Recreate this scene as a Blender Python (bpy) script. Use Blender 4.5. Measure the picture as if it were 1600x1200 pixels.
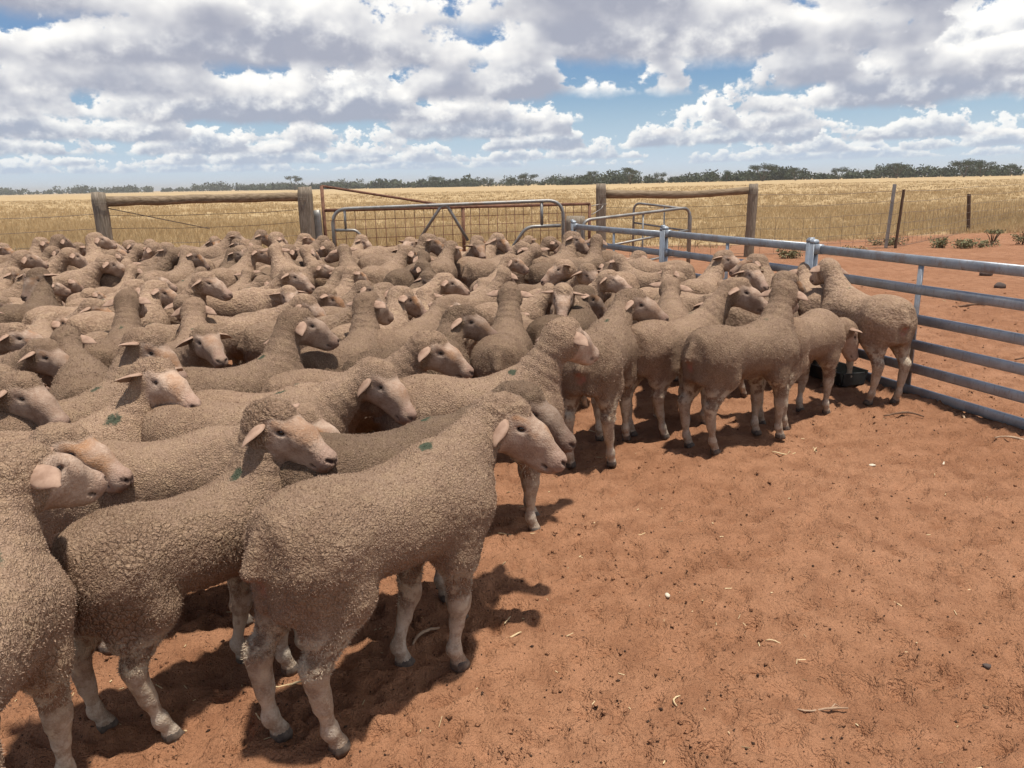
import bpy, math, random
import numpy as np
from mathutils import Vector, Matrix

# ------------------------------------------------------------------ camera, world, sun, exposure
scene = bpy.context.scene
for ob in list(bpy.data.objects):
    bpy.data.objects.remove(ob)
COL = scene.collection
R = math.radians

CAM_H = 1.4
PITCH, ROLL = R(14.6), R(1.15)
cam_d = bpy.data.cameras.new("camera")
cam_d.sensor_fit = 'HORIZONTAL'
cam_d.sensor_width = 36.0
cam_d.lens = 36.0 * 1202.0 / 1600.0
cam_d.clip_start = 0.05
cam_d.clip_end = 9000
cam = bpy.data.objects.new("camera", cam_d)
COL.objects.link(cam)
fwd = Vector((0, math.cos(PITCH), -math.sin(PITCH)))
r0 = Vector((1, 0, 0))
u0 = r0.cross(fwd)
rgt = math.cos(ROLL) * r0 - math.sin(ROLL) * u0
upv = math.sin(ROLL) * r0 + math.cos(ROLL) * u0
cam.matrix_world = Matrix(((rgt.x, upv.x, -fwd.x, 0), (rgt.y, upv.y, -fwd.y, 0), (rgt.z, upv.z, -fwd.z, CAM_H), (0, 0, 0, 1)))
scene.camera = cam


def project(p):
    v = Vector(p) - Vector((0, 0, CAM_H))
    z = v.dot(fwd)
    if z < 0.05:
        return (-9999, -9999, z)
    return (800 + 1202 * v.dot(rgt) / z, 600 - 1202 * v.dot(upv) / z, z)


scene.view_settings.view_transform = 'Standard'
scene.view_settings.look = 'None'
scene.view_settings.exposure = 0.2
scene.view_settings.gamma = 1.0
scene.view_settings.use_curve_mapping = False
scene.render.engine = 'CYCLES'
scene.cycles.use_denoising = True
scene.cycles.max_bounces = 5
scene.cycles.diffuse_bounces = 3
scene.cycles.glossy_bounces = 2
scene.cycles.transmission_bounces = 2
scene.cycles.volume_bounces = 0
scene.cycles.transparent_max_bounces = 6
scene.cycles.caustics_reflective = False
scene.cycles.caustics_refractive = False
scene.cycles.use_adaptive_sampling = True
scene.cycles.adaptive_threshold = 0.015
scene.render.use_persistent_data = False

SUN_EL, SUN_AZ = R(80), R(125)      # azimuth clockwise from +Y (the view direction); near noon: almost overhead
SUN_DIR = Vector((math.sin(SUN_AZ) * math.cos(SUN_EL), math.cos(SUN_AZ) * math.cos(SUN_EL), math.sin(SUN_EL)))
sun_d = bpy.data.lights.new("sun", 'SUN')
sun_d.energy = 5.0
sun_d.angle = R(2.0)
sun_d.color = (1.0, 0.955, 0.88)
sun = bpy.data.objects.new("sun", sun_d)
sun.rotation_euler = (-SUN_DIR).to_track_quat('-Z', 'Y').to_euler()
sun.location = (0, 0, 30)
COL.objects.link(sun)


# ---- a small node language: expressions build math nodes
class NT:
    def __init__(s, tree):
        s.t = tree
        s.n = tree.nodes
        s.l = tree.links

    def new(s, typ, **kw):
        nd = s.n.new(typ)
        for k, v in kw.items():
            setattr(nd, k, v)
        return nd

    def put(s, sock, v):
        if isinstance(v, V):
            s.l.new(v.s, sock)
        elif v is not None:
            if hasattr(sock, 'default_value') and isinstance(v, (tuple, list)) and len(v) == 3 and sock.type == 'RGBA':
                v = (*v, 1)
            sock.default_value = v

    def m(s, op, a, b=None, c=None, clamp=False):
        nd = s.new('ShaderNodeMath', operation=op)
        nd.use_clamp = clamp
        for i, v in enumerate((a, b, c)):
            if v is not None:
                s.put(nd.inputs[i], v)
        return V(s, nd.outputs[0])

    def vm(s, op, a, b=None, sc=None):
        nd = s.new('ShaderNodeVectorMath', operation=op)
        s.put(nd.inputs[0], a)
        if b is not None:
            s.put(nd.inputs[1], b)
        if sc is not None:
            s.put(nd.inputs['Scale'], sc)
        return V(s, nd.outputs['Value'] if op in ('LENGTH', 'DISTANCE', 'DOT_PRODUCT') else nd.outputs[0])

    def xyz(s, x, y, z):
        nd = s.new('ShaderNodeCombineXYZ')
        for i, v in enumerate((x, y, z)):
            s.put(nd.inputs[i], v)
        return V(s, nd.outputs[0])

    def sep(s, v):
        nd = s.new('ShaderNodeSeparateXYZ')
        s.put(nd.inputs[0], v)
        return [V(s, o) for o in nd.outputs]

    def sepc(s, v):
        nd = s.new('ShaderNodeSeparateColor')
        s.put(nd.inputs[0], v)
        return [V(s, o) for o in nd.outputs]

    def noise(s, vec, scale, detail=4, rough=0.5, col=False, dist=0.0):
        nd = s.new('ShaderNodeTexNoise')
        s.put(nd.inputs['Vector'], vec)
        nd.inputs['Scale'].default_value = scale
        nd.inputs['Detail'].default_value = detail
        nd.inputs['Roughness'].default_value = rough
        nd.inputs['Distortion'].default_value = dist
        return V(s, nd.outputs['Color' if col else 'Fac'])

    def voro(s, vec, scale, feature='F1', rnd=1.0, out='Distance'):
        nd = s.new('ShaderNodeTexVoronoi', feature=feature)
        s.put(nd.inputs['Vector'], vec)
        nd.inputs['Scale'].default_value = scale
        nd.inputs['Randomness'].default_value = rnd
        return V(s, nd.outputs[out])

    def ss(s, x, a, b, lo=0.0, hi=1.0):
        nd = s.new('ShaderNodeMapRange', interpolation_type='SMOOTHSTEP')
        s.put(nd.inputs['Value'], x)
        s.put(nd.inputs['From Min'], a)
        s.put(nd.inputs['From Max'], b)
        nd.inputs['To Min'].default_value = lo
        nd.inputs['To Max'].default_value = hi
        return V(s, nd.outputs[0])

    def mix(s, f, a, b, blend='MIX'):
        nd = s.new('ShaderNodeMix', data_type='RGBA', blend_type=blend)
        s.put(nd.inputs[0], f)
        s.put(nd.inputs[6], a)
        s.put(nd.inputs[7], b)
        return V(s, nd.outputs[2])

    def attr(s, name, kind='GEOMETRY', out='Color'):
        nd = s.new('ShaderNodeAttribute', attribute_type=kind, attribute_name=name)
        return V(s, nd.outputs[out])

    def coord(s, which='Object'):
        return V(s, s.new('ShaderNodeTexCoord').outputs[which])

    def bump(s, h, strength, dist, nrm=None):
        nd = s.new('ShaderNodeBump')
        s.put(nd.inputs['Height'], h)
        s.put(nd.inputs['Strength'], strength)
        nd.inputs['Distance'].default_value = dist
        if nrm is not None:
            s.put(nd.inputs['Normal'], nrm)
        return V(s, nd.outputs[0])


class V:
    def __init__(s, nt, sock):
        s.nt = nt
        s.s = sock

    def __add__(a, b): return a.nt.m('ADD', a, b)
    def __radd__(a, b): return a.nt.m('ADD', b, a)
    def __sub__(a, b): return a.nt.m('SUBTRACT', a, b)
    def __rsub__(a, b): return a.nt.m('SUBTRACT', b, a)
    def __mul__(a, b): return a.nt.m('MULTIPLY', a, b)
    def __rmul__(a, b): return a.nt.m('MULTIPLY', b, a)
    def __truediv__(a, b): return a.nt.m('DIVIDE', a, b)
    def __rtruediv__(a, b): return a.nt.m('DIVIDE', b, a)


# ---- the sky: Nishita blue with rows of fair-weather cumulus at their real height (all bases 1.35 km up)
world = bpy.data.worlds.new("World")
scene.world = world
world.use_nodes = True
wt = NT(world.node_tree)
wt.n.clear()
sky = wt.new('ShaderNodeTexSky')
sky.sky_type = 'NISHITA'
sky.sun_disc = False
sky.sun_elevation = SUN_EL
sky.sun_rotation = SUN_AZ
sky.altitude = 80
sky.air_density = 1.0
sky.dust_density = 0.6
sky.ozone_density = 1.6
wdir = wt.coord('Generated')
dx, dy, dz = wt.sep(wdir)
hor = wt.m('SQRT', dx * dx + dy * dy + 1e-6)
tel = wt.m('DIVIDE', dz, hor)
azi = wt.m('ARCTAN2', dx, dy)
base_col = wt.vm('SCALE', V(wt, sky.outputs[0]), sc=0.085)
bsep = wt.sep(base_col)
base_col = wt.xyz(bsep[0] * 0.66, bsep[1] * 0.84, bsep[2] * 1.04)
HAZE_C = (0.50, 0.64, 0.80)
base_col = wt.mix(wt.ss(tel, 0.0, 0.13, 0.85, 0.0), base_col, HAZE_C)
GREY_NEAR, GREY_FAR = (0.345, 0.36, 0.435), (0.36, 0.46, 0.62)
colr = base_col
# high cover overhead, continuing the broken cloud seen in the picture
ov = wt.xyz(dx / wt.m('MAXIMUM', dz, 0.12), dy / wt.m('MAXIMUM', dz, 0.12), 3.7)
on = wt.noise(ov, 0.75, 5, 0.52)
oa = wt.ss(on, 0.43, 0.55) * wt.ss(tel, 0.26, 0.40)
ocol = wt.mix(wt.ss(on, 0.5, 0.68), (0.88, 0.88, 0.88), (0.42, 0.42, 0.48))
colr = wt.mix(oa, colr, ocol)
SHELLS = [  # distance km, seed, noise frequency, cover, thickness, cell frequency
    (62, 1.3, 0.62, 0.17, 1.0, 0.14),
    (44, 5.1, 0.66, 0.17, 1.0, 0.17),
    (31, 9.7, 0.72, 0.18, 1.1, 0.20),
    (22.5, 14.2, 0.78, 0.19, 1.1, 0.21),
    (16.5, 21.9, 0.82, 0.20, 1.1, 0.20),
    (12.3, 27.4, 0.75, 0.22, 1.1, 0.25),
    (9.2, 33.8, 0.80, 0.24, 1.0, 0.30),
    (7.0, 41.3, 0.90, 0.22, 0.9, 0.36),
    (5.5, 47.5, 1.05, 0.18, 0.8, 0.45),
]
for D, sd, fq, cov, thick, cf in SHELLS:
    u = azi * D
    h = tel * D
    p = wt.xyz(u, h * 1.25, sd)
    n1 = wt.noise(p, fq, 7, 0.60)
    p2 = wt.xyz(u - 0.10 * (1 / fq), h * 1.25 + 0.16 * (1 / fq), sd)
    n2 = wt.noise(p2, fq, 4, 0.50)
    cell = wt.noise(wt.xyz(u, 0.0, sd + 50), cf, 1, 0.4)
    hh = wt.m('MAXIMUM', (h - 1.25) / thick, 0.0)
    dens = (n1 - 0.5) * 2.6 + (cell - 0.5) * 2.6 + (cov + 0.22) - hh * 0.62
    al = wt.ss(dens, 0.0, 0.13) * wt.ss(h + (n1 - 0.5) * 0.55, 1.16, 1.34)
    al = al * wt.ss(tel, 0.30, 0.42, 1.0, 0.0)
    lit = 0.10 + hh * 0.60 + (n1 - n2) * 3.7 + wt.ss(dens, 0.0, 0.5, 0.45, 0.0)
    f = min(1.0, max(0.0, (D - 5) / 60.0))
    grey = tuple(a * (1 - f) + b * f for a, b in zip(GREY_NEAR, GREY_FAR))
    white = tuple(a * (1 - 0.6 * f) + b * 0.6 * f for a, b in zip((0.97, 0.95, 0.91), (0.88, 0.90, 0.90)))
    cc = wt.mix(wt.ss(lit, 0.0, 1.0), grey, white)
    colr = wt.mix(al * (1.0 - 0.22 * f), colr, cc)
colr = wt.mix(wt.ss(tel, 0.0, 0.045, 0.42, 0.0), colr, (0.62, 0.72, 0.82))
bg = wt.new('ShaderNodeBackground')
wt.put(bg.inputs['Color'], colr)
bg.inputs['Strength'].default_value = 1.0
wo = wt.new('ShaderNodeOutputWorld')
wt.l.new(bg.outputs[0], wo.inputs['Surface'])
world.cycles.sampling_method = 'MANUAL'
world.cycles.sample_map_resolution = 512


# ------------------------------------------------------------------ helpers
def tag(o, label=None, cat=None, group=None, kind=None):
    if label: o['label'] = label
    if cat: o['category'] = cat
    if group: o['group'] = group
    if kind: o['kind'] = kind
    return o


def link(name, data, parent=None, loc=None):
    o = bpy.data.objects.new(name, data)
    COL.objects.link(o)
    if parent is not None:
        o.parent = parent
    if loc is not None:
        o.location = loc
    return o


def empty(name, loc, rz=0.0):
    o = link(name, None)
    o.empty_display_size = 0.1
    o.location = loc
    o.rotation_euler = (0, 0, rz)
    return o


def np_mesh(name, verts, faces, mat=None, smooth=True):
    """verts (n,3), faces (m,k) numpy arrays with a fixed k"""
    me = bpy.data.meshes.new(name)
    verts = np.ascontiguousarray(verts, np.float32)
    faces = np.ascontiguousarray(faces, np.int32)
    m, k = faces.shape
    me.vertices.add(len(verts))
    me.vertices.foreach_set('co', verts.ravel())
    me.loops.add(m * k)
    me.loops.foreach_set('vertex_index', faces.ravel())
    me.polygons.add(m)
    me.polygons.foreach_set('loop_start', np.arange(0, m * k, k, dtype=np.int32))
    me.polygons.foreach_set('use_smooth', np.full(m, smooth, dtype=bool))
    me.update(calc_edges=True)
    me.validate()
    if mat: me.materials.append(mat)
    return me


class MB:
    """collects shapes into one mesh"""
    def __init__(s):
        s.v = []
        s.f = []

    def add(s, vs, fs):
        o = len(s.v)
        s.v += [tuple(v) for v in vs]
        s.f += [tuple(i + o for i in f) for f in fs]

    def ring_loft(s, rings, caps=True):
        n = len(rings[0])
        o = len(s.v)
        for r in rings:
            s.v += [tuple(p) for p in r]
        for i in range(len(rings) - 1):
            for j in range(n):
                a, b = o + i * n + j, o + i * n + (j + 1) % n
                s.f.append((a, b, b + n, a + n))
        if caps:
            s.f.append(tuple(o + j for j in reversed(range(n))))
            e = o + (len(rings) - 1) * n
            s.f.append(tuple(e + j for j in range(n)))

    def tube(s, pts, rad, n=8, caps=True, ry=None, upref=None, prof=None):
        """sweep a round / oval / custom profile along pts; rad may be a list"""
        pts = [Vector(p) for p in pts]
        rads = rad if isinstance(rad, (list, tuple)) else [rad] * len(pts)
        rings = []
        for i, p in enumerate(pts):
            t = (pts[min(i + 1, len(pts) - 1)] - pts[max(i - 1, 0)]).normalized()
            up = Vector(upref) if upref else (Vector((0, 0, 1)) if abs(t.z) < 0.95 else Vector((0, 1, 0)))
            a = t.cross(up).normalized()
            b = a.cross(t).normalized()
            r = rads[i]
            if prof:
                rings.append([p + a * q[0] + b * q[1] for q in prof])
            else:
                k = (ry / rad) if ry and not isinstance(rad, (list, tuple)) else 1.0
                rings.append([p + a * (r * math.cos(2 * math.pi * j / n)) + b * (r * k * math.sin(2 * math.pi * j / n)) for j in range(n)])
        s.ring_loft(rings, caps)

    def box(s, c, sx, sy, sz, rz=0.0):
        cs, sn = math.cos(rz), math.sin(rz)
        vs = []
        for x, y, z in ((-1, -1, -1), (1, -1, -1), (1, 1, -1), (-1, 1, -1), (-1, -1, 1), (1, -1, 1), (1, 1, 1), (-1, 1, 1)):
            X, Y, Z = x * sx / 2, y * sy / 2, z * sz / 2
            vs.append((c[0] + X * cs - Y * sn, c[1] + X * sn + Y * cs, c[2] + Z))
        s.add(vs, [(0, 3, 2, 1), (4, 5, 6, 7), (0, 1, 5, 4), (1, 2, 6, 5), (2, 3, 7, 6), (3, 0, 4, 7)])

    def mesh(s, name, mat=None, smooth=True):
        me = bpy.data.meshes.new(name)
        me.from_pydata(s.v, [], s.f)
        me.update()
        me.polygons.foreach_set('use_smooth', [smooth] * len(me.polygons))
        if mat: me.materials.append(mat)
        return me

    def build(s, name, mat, parent=None, smooth=True, loc=None):
        o = link(name, s.mesh(name, mat, smooth), parent, loc)
        return o


def hash3(ix, iy, iz, seed=0):
    h = (ix.astype(np.int64) * 374761393 + iy.astype(np.int64) * 668265263 + iz.astype(np.int64) * 2147483647 * 3 + seed * 974711) & 0xffffffff
    h = ((h ^ (h >> 13)) * 1274126177) & 0xffffffff
    h = ((h ^ (h >> 16)) * 2246822519) & 0xffffffff
    h = h ^ (h >> 15)
    return (h & 0xffffff).astype(np.float32) / 16777215.0


def vnoise(p, seed=0):
    """value noise in [-1,1], p (n,3)"""
    f = np.floor(p)
    i = f.astype(np.int64)
    t = (p - f).astype(np.float32)
    t = t * t * (3 - 2 * t)
    r = 0
    for a in (0, 1):
        wa = t[:, 0] if a else 1 - t[:, 0]
        for b in (0, 1):
            wb = t[:, 1] if b else 1 - t[:, 1]
            for c in (0, 1):
                wc = t[:, 2] if c else 1 - t[:, 2]
                r = r + wa * wb * wc * hash3(i[:, 0] + a, i[:, 1] + b, i[:, 2] + c, seed)
    return r * 2 - 1


def voro2(p, seed=0):
    """F1, F2-F1 of cellular noise, p (n,3)"""
    f = np.floor(p)
    i = f.astype(np.int64)
    d1 = np.full(len(p), 9.0, np.float32)
    d2 = np.full(len(p), 9.0, np.float32)
    for a in (-1, 0, 1):
        for b in (-1, 0, 1):
            for c in (-1, 0, 1):
                X, Y, Z = i[:, 0] + a, i[:, 1] + b, i[:, 2] + c
                q = np.stack([X + hash3(X, Y, Z, seed + 1), Y + hash3(X, Y, Z, seed + 2), Z + hash3(X, Y, Z, seed + 3)], 1)
                d = np.sqrt(((p - q) ** 2).sum(1)).astype(np.float32)
                m = d < d1
                d2 = np.where(m, d1, np.minimum(d2, d))
                d1 = np.where(m, d, d1)
    return d1, d2 - d1


def material(name, rough=0.8, spec=0.3):
    m = bpy.data.materials.new(name)
    m.use_nodes = True
    nt = NT(m.node_tree)
    b = nt.n['Principled BSDF']
    b.inputs['Roughness'].default_value = rough
    b.inputs['Specular IOR Level'].default_value = spec
    return m, nt, b


# ------------------------------------------------------------------ materials
def make_wool(name, fine):
    m, nt, b = material(name, 0.95, 0.05)
    co = nt.coord('Object')
    mask = nt.sepc(nt.attr('mask'))
    wool, leg, brown = mask
    pink = nt.attr('mask', out='Alpha')
    mk = nt.sepc(nt.attr('mark'))
    paint, dark, clump = mk
    tone = nt.attr('tone', 'OBJECT', 'Fac')
    big = nt.noise(co, 3.5, 3, 0.6)
    med = nt.noise(co, 24, 3, 0.6)
    fin = nt.noise(co, 170 if fine else 70, 3, 0.65)
    # fleece colour
    c = nt.mix(nt.ss(big, 0.3, 0.7), (0.258, 0.170, 0.116), (0.338, 0.231, 0.163))
    c = nt.mix(nt.ss(med, 0.35, 0.75) * 0.55, c, (0.43, 0.305, 0.195))
    c = nt.mix(nt.ss(fin, 0.35, 0.7, 0.6, 0.0), c, (0.165, 0.102, 0.062))
    if fine:
        warp = nt.vm('ADD', co, nt.vm('SCALE', nt.noise(co, 30, 2, 0.5, col=True), sc=0.016))
        w1 = nt.vm('MULTIPLY', warp, (1.0, 1.0, 0.62))
        crack = nt.voro(w1, 66, 'DISTANCE_TO_EDGE')
        crack2 = nt.voro(warp, 125, 'DISTANCE_TO_EDGE')
        where = nt.ss(nt.noise(co, 6.0, 2, 0.5), 0.36, 0.64) * nt.attr('crack', 'OBJECT', 'Fac')
        line = nt.ss(crack, 0.0, 0.09, 1.0, 0.0) * where
        line2 = nt.ss(crack2, 0.0, 0.15, 1.0, 0.0)
        c = nt.mix(line * 0.75, c, (0.085, 0.048, 0.028))
        c = nt.mix(line2 * 0.30, c, (0.12, 0.072, 0.042))
        hgt = nt.ss(crack, 0.0, 0.30) * where * 0.8 + nt.ss(crack2, 0.0, 0.3) * 0.35 + fin * 0.75 + med * 0.6
    else:
        hgt = fin * 0.9 + med * 1.3
    c = nt.vm('SCALE', c, sc=tone)
    # woolly legs are paler, dusty cream
    legc = nt.mix(nt.ss(med, 0.3, 0.7), (0.50, 0.425, 0.335), (0.36, 0.28, 0.205))
    legc = nt.mix(nt.ss(nt.noise(co, 16, 4, 0.7), 0.42, 0.58) * 0.8, legc, (0.25, 0.172, 0.115))
    legc = nt.mix(nt.ss(fin, 0.45, 0.7) * 0.4, legc, (0.56, 0.48, 0.385))
    face = nt.mix(nt.ss(nt.noise(co, 19, 3, 0.55), 0.35, 0.68), (0.385, 0.275, 0.203), (0.275, 0.180, 0.126))
    face = nt.mix(nt.ss(brown + (med - 0.5) * 0.5, 0.25, 0.8), face, (0.285, 0.148, 0.074))
    face = nt.mix(nt.ss(fin, 0.45, 0.75) * 0.25, face, (0.56, 0.45, 0.36))
    mz = nt.attr('mark', out='Alpha')
    face = nt.mix(nt.ss(mz, 0.5, 1.0) * 0.6, face, (0.245, 0.150, 0.115))
    face = nt.mix(nt.ss(mz, 0.5, 0.0) * 0.55, face, (0.44, 0.335, 0.26))
    face = nt.mix(nt.ss(nt.noise(nt.vm('MULTIPLY', co, (1.0, 1.0, 2.2)), 62, 4, 0.7), 0.46, 0.66) * 0.45, face, (0.245, 0.150, 0.100))
    face = nt.vm('SCALE', face, sc=tone)
    hair = nt.mix(leg, face, legc)
    c = nt.mix(wool, hair, c)
    c = nt.mix(clump * nt.ss(med, 0.42, 0.58), c, (0.48, 0.39, 0.285))
    c = nt.mix(pink, c, (0.33, 0.15, 0.115))
    c = nt.mix(nt.ss(paint + (fin - 0.5) * 1.3 + (med - 0.5) * 1.1, 0.30, 0.75) * 0.86, c, (0.030, 0.055, 0.036))
    c = nt.mix(dark, c, (0.045, 0.028, 0.024))
    nt.put(b.inputs['Base Color'], c)
    nt.put(b.inputs['Roughness'], nt.mix(wool, (0.62, 0.62, 0.62), (0.97, 0.97, 0.97)))
    nt.put(b.inputs['Normal'], nt.bump(hgt, nt.ss(wool, 0.0, 1.0, 0.45, 1.0), 0.0050 if fine else 0.011))
    return m


M_WOOL = make_wool("fleece_near", True)
M_WOOL_FAR = make_wool("fleece_far", False)


def simple(name, c1, c2, scale, rough=0.8, spec=0.3, bump=0.0, bd=0.004, detail=4, stretch=None, metal=0.0, sp=None):
    m, nt, b = material(name, rough, spec)
    co = nt.coord('Object')
    if stretch: co = nt.vm('MULTIPLY', co, stretch)
    n = nt.noise(co, scale, detail, 0.6)
    c = nt.mix(nt.ss(n, 0.3, 0.7), c1, c2)
    if sp:
        c = nt.mix(nt.ss(nt.noise(co, scale * sp[1], 2, 0.5), sp[2], sp[2] + 0.08), c, sp[0])
    nt.put(b.inputs['Base Color'], c)
    b.inputs['Metallic'].default_value = metal
    if bump:
        nt.put(b.inputs['Normal'], nt.bump(n, bump, bd))
    return m


M_EAR = simple("ear_skin", (0.36, 0.235, 0.165), (0.24, 0.145, 0.097), 28, 0.7, 0.2, 0.3, 0.003)
M_EAR.node_tree.nodes['Principled BSDF'].inputs['Subsurface Weight'].default_value = 0.0
M_EYE = simple("eye_brown", (0.018, 0.010, 0.006), (0.030, 0.016, 0.008), 60, 0.12, 0.5)
M_HOOF = simple("hoof_horn", (0.055, 0.040, 0.032), (0.15, 0.115, 0.088), 35, 0.65, 0.3, 0.4, 0.003)


# ------------------------------------------------------------------ the sheep: one implicit body, meshed
def catmull(xs, ys, n=200):
    t = np.linspace(xs[0], xs[-1], n)
    m = np.gradient(ys, xs)
    i = np.clip(np.searchsorted(xs, t) - 1, 0, len(xs) - 2)
    h = (xs[1:] - xs[:-1])[i]
    s = (t - xs[i]) / h
    y = (2 * s**3 - 3 * s**2 + 1) * ys[i] + (s**3 - 2 * s**2 + s) * h * m[i] + (-2 * s**3 + 3 * s**2) * ys[i + 1] + (s**3 - s**2) * h * m[i + 1]
    return t, y


TX = np.array([-.385, -.37, -.335, -.27, -.16, 0, .12, .22, .29, .34, .368])
TW = np.array([.012, .068, .102, .126, .139, .148, .146, .128, .102, .070, .012])
TH = np.array([.012, .080, .114, .133, .132, .134, .140, .142, .124, .086, .012])
TC = np.array([.562, .562, .558, .550, .547, .542, .540, .541, .532, .522, .512])
TT, TWd = catmull(TX, TW); _, THd = catmull(TX, TH); _, TCd = catmull(TX, TC)


class Prim:
    """signed distance primitives: d(x, y, z) with arrays that broadcast"""
    def __init__(s, kind, tag, k, **a):
        s.kind, s.tag, s.k, s.a = kind, tag, k, a
        if kind == 'cone':
            p, q = np.array(a['p'], float), np.array(a['q'], float)
            r = max(a['rp'], a['rq'])
            s.lo, s.hi = np.minimum(p, q) - r, np.maximum(p, q) + r
        elif kind == 'ell':
            r = max(a['r'])
            s.lo, s.hi = np.array(a['c']) - r, np.array(a['c']) + r
        elif kind == 'torso':
            s.lo, s.hi = np.array([-.40, -.18, .30]), np.array([.38, .18, .72])

    def d(s, x, y, z):
        a = s.a
        if s.kind == 'cone':
            p, q = np.array(a['p'], float), np.array(a['q'], float)
            ba = q - p
            L2 = float(ba @ ba) + 1e-9
            X, Y, Z = x - p[0], y - p[1], z - p[2]
            t = np.clip((X * ba[0] + Y * ba[1] + Z * ba[2]) / L2, 0, 1)
            dx_, dy_, dz_ = X - t * ba[0], Y - t * ba[1], Z - t * ba[2]
            fy = a.get('fy', 1.0)
            return np.sqrt(dx_ * dx_ + dy_ * dy_ * fy + dz_ * dz_) - (a['rp'] + (a['rq'] - a['rp']) * t)
        if s.kind == 'ell':
            c = a['c']
            X, Y, Z = x - c[0], y - c[1], z - c[2]
            if 'B' in a:
                B = a['B']
                X, Y, Z = (X * B[0][0] + Y * B[0][1] + Z * B[0][2], X * B[1][0] + Y * B[1][1] + Z * B[1][2], X * B[2][0] + Y * B[2][1] + Z * B[2][2])
            r = a['r']
            g = np.sqrt((X / r[0])**2 + (Y / r[1])**2 + (Z / r[2])**2)
            return (g - 1.0) * min(r)
        xx = np.asarray(x, float)
        w = np.interp(xx, TT, TWd, left=.004, right=.004)
        h = np.interp(xx, TT, THd, left=.004, right=.004)
        c = np.interp(xx, TT, TCd)
        e = 2.25
        g = (np.abs(y / w)**e + np.abs((z - c) / h)**e)**(1 / e)
        return (g - 1) * np.minimum(w, h) * 0.9 + np.maximum(0, np.maximum(-.385 - xx, xx - .368))


def smin(a, b, k):
    h = np.maximum(k - np.abs(a - b), 0) / k
    return np.minimum(a, b) - h * h * k * .25


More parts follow.
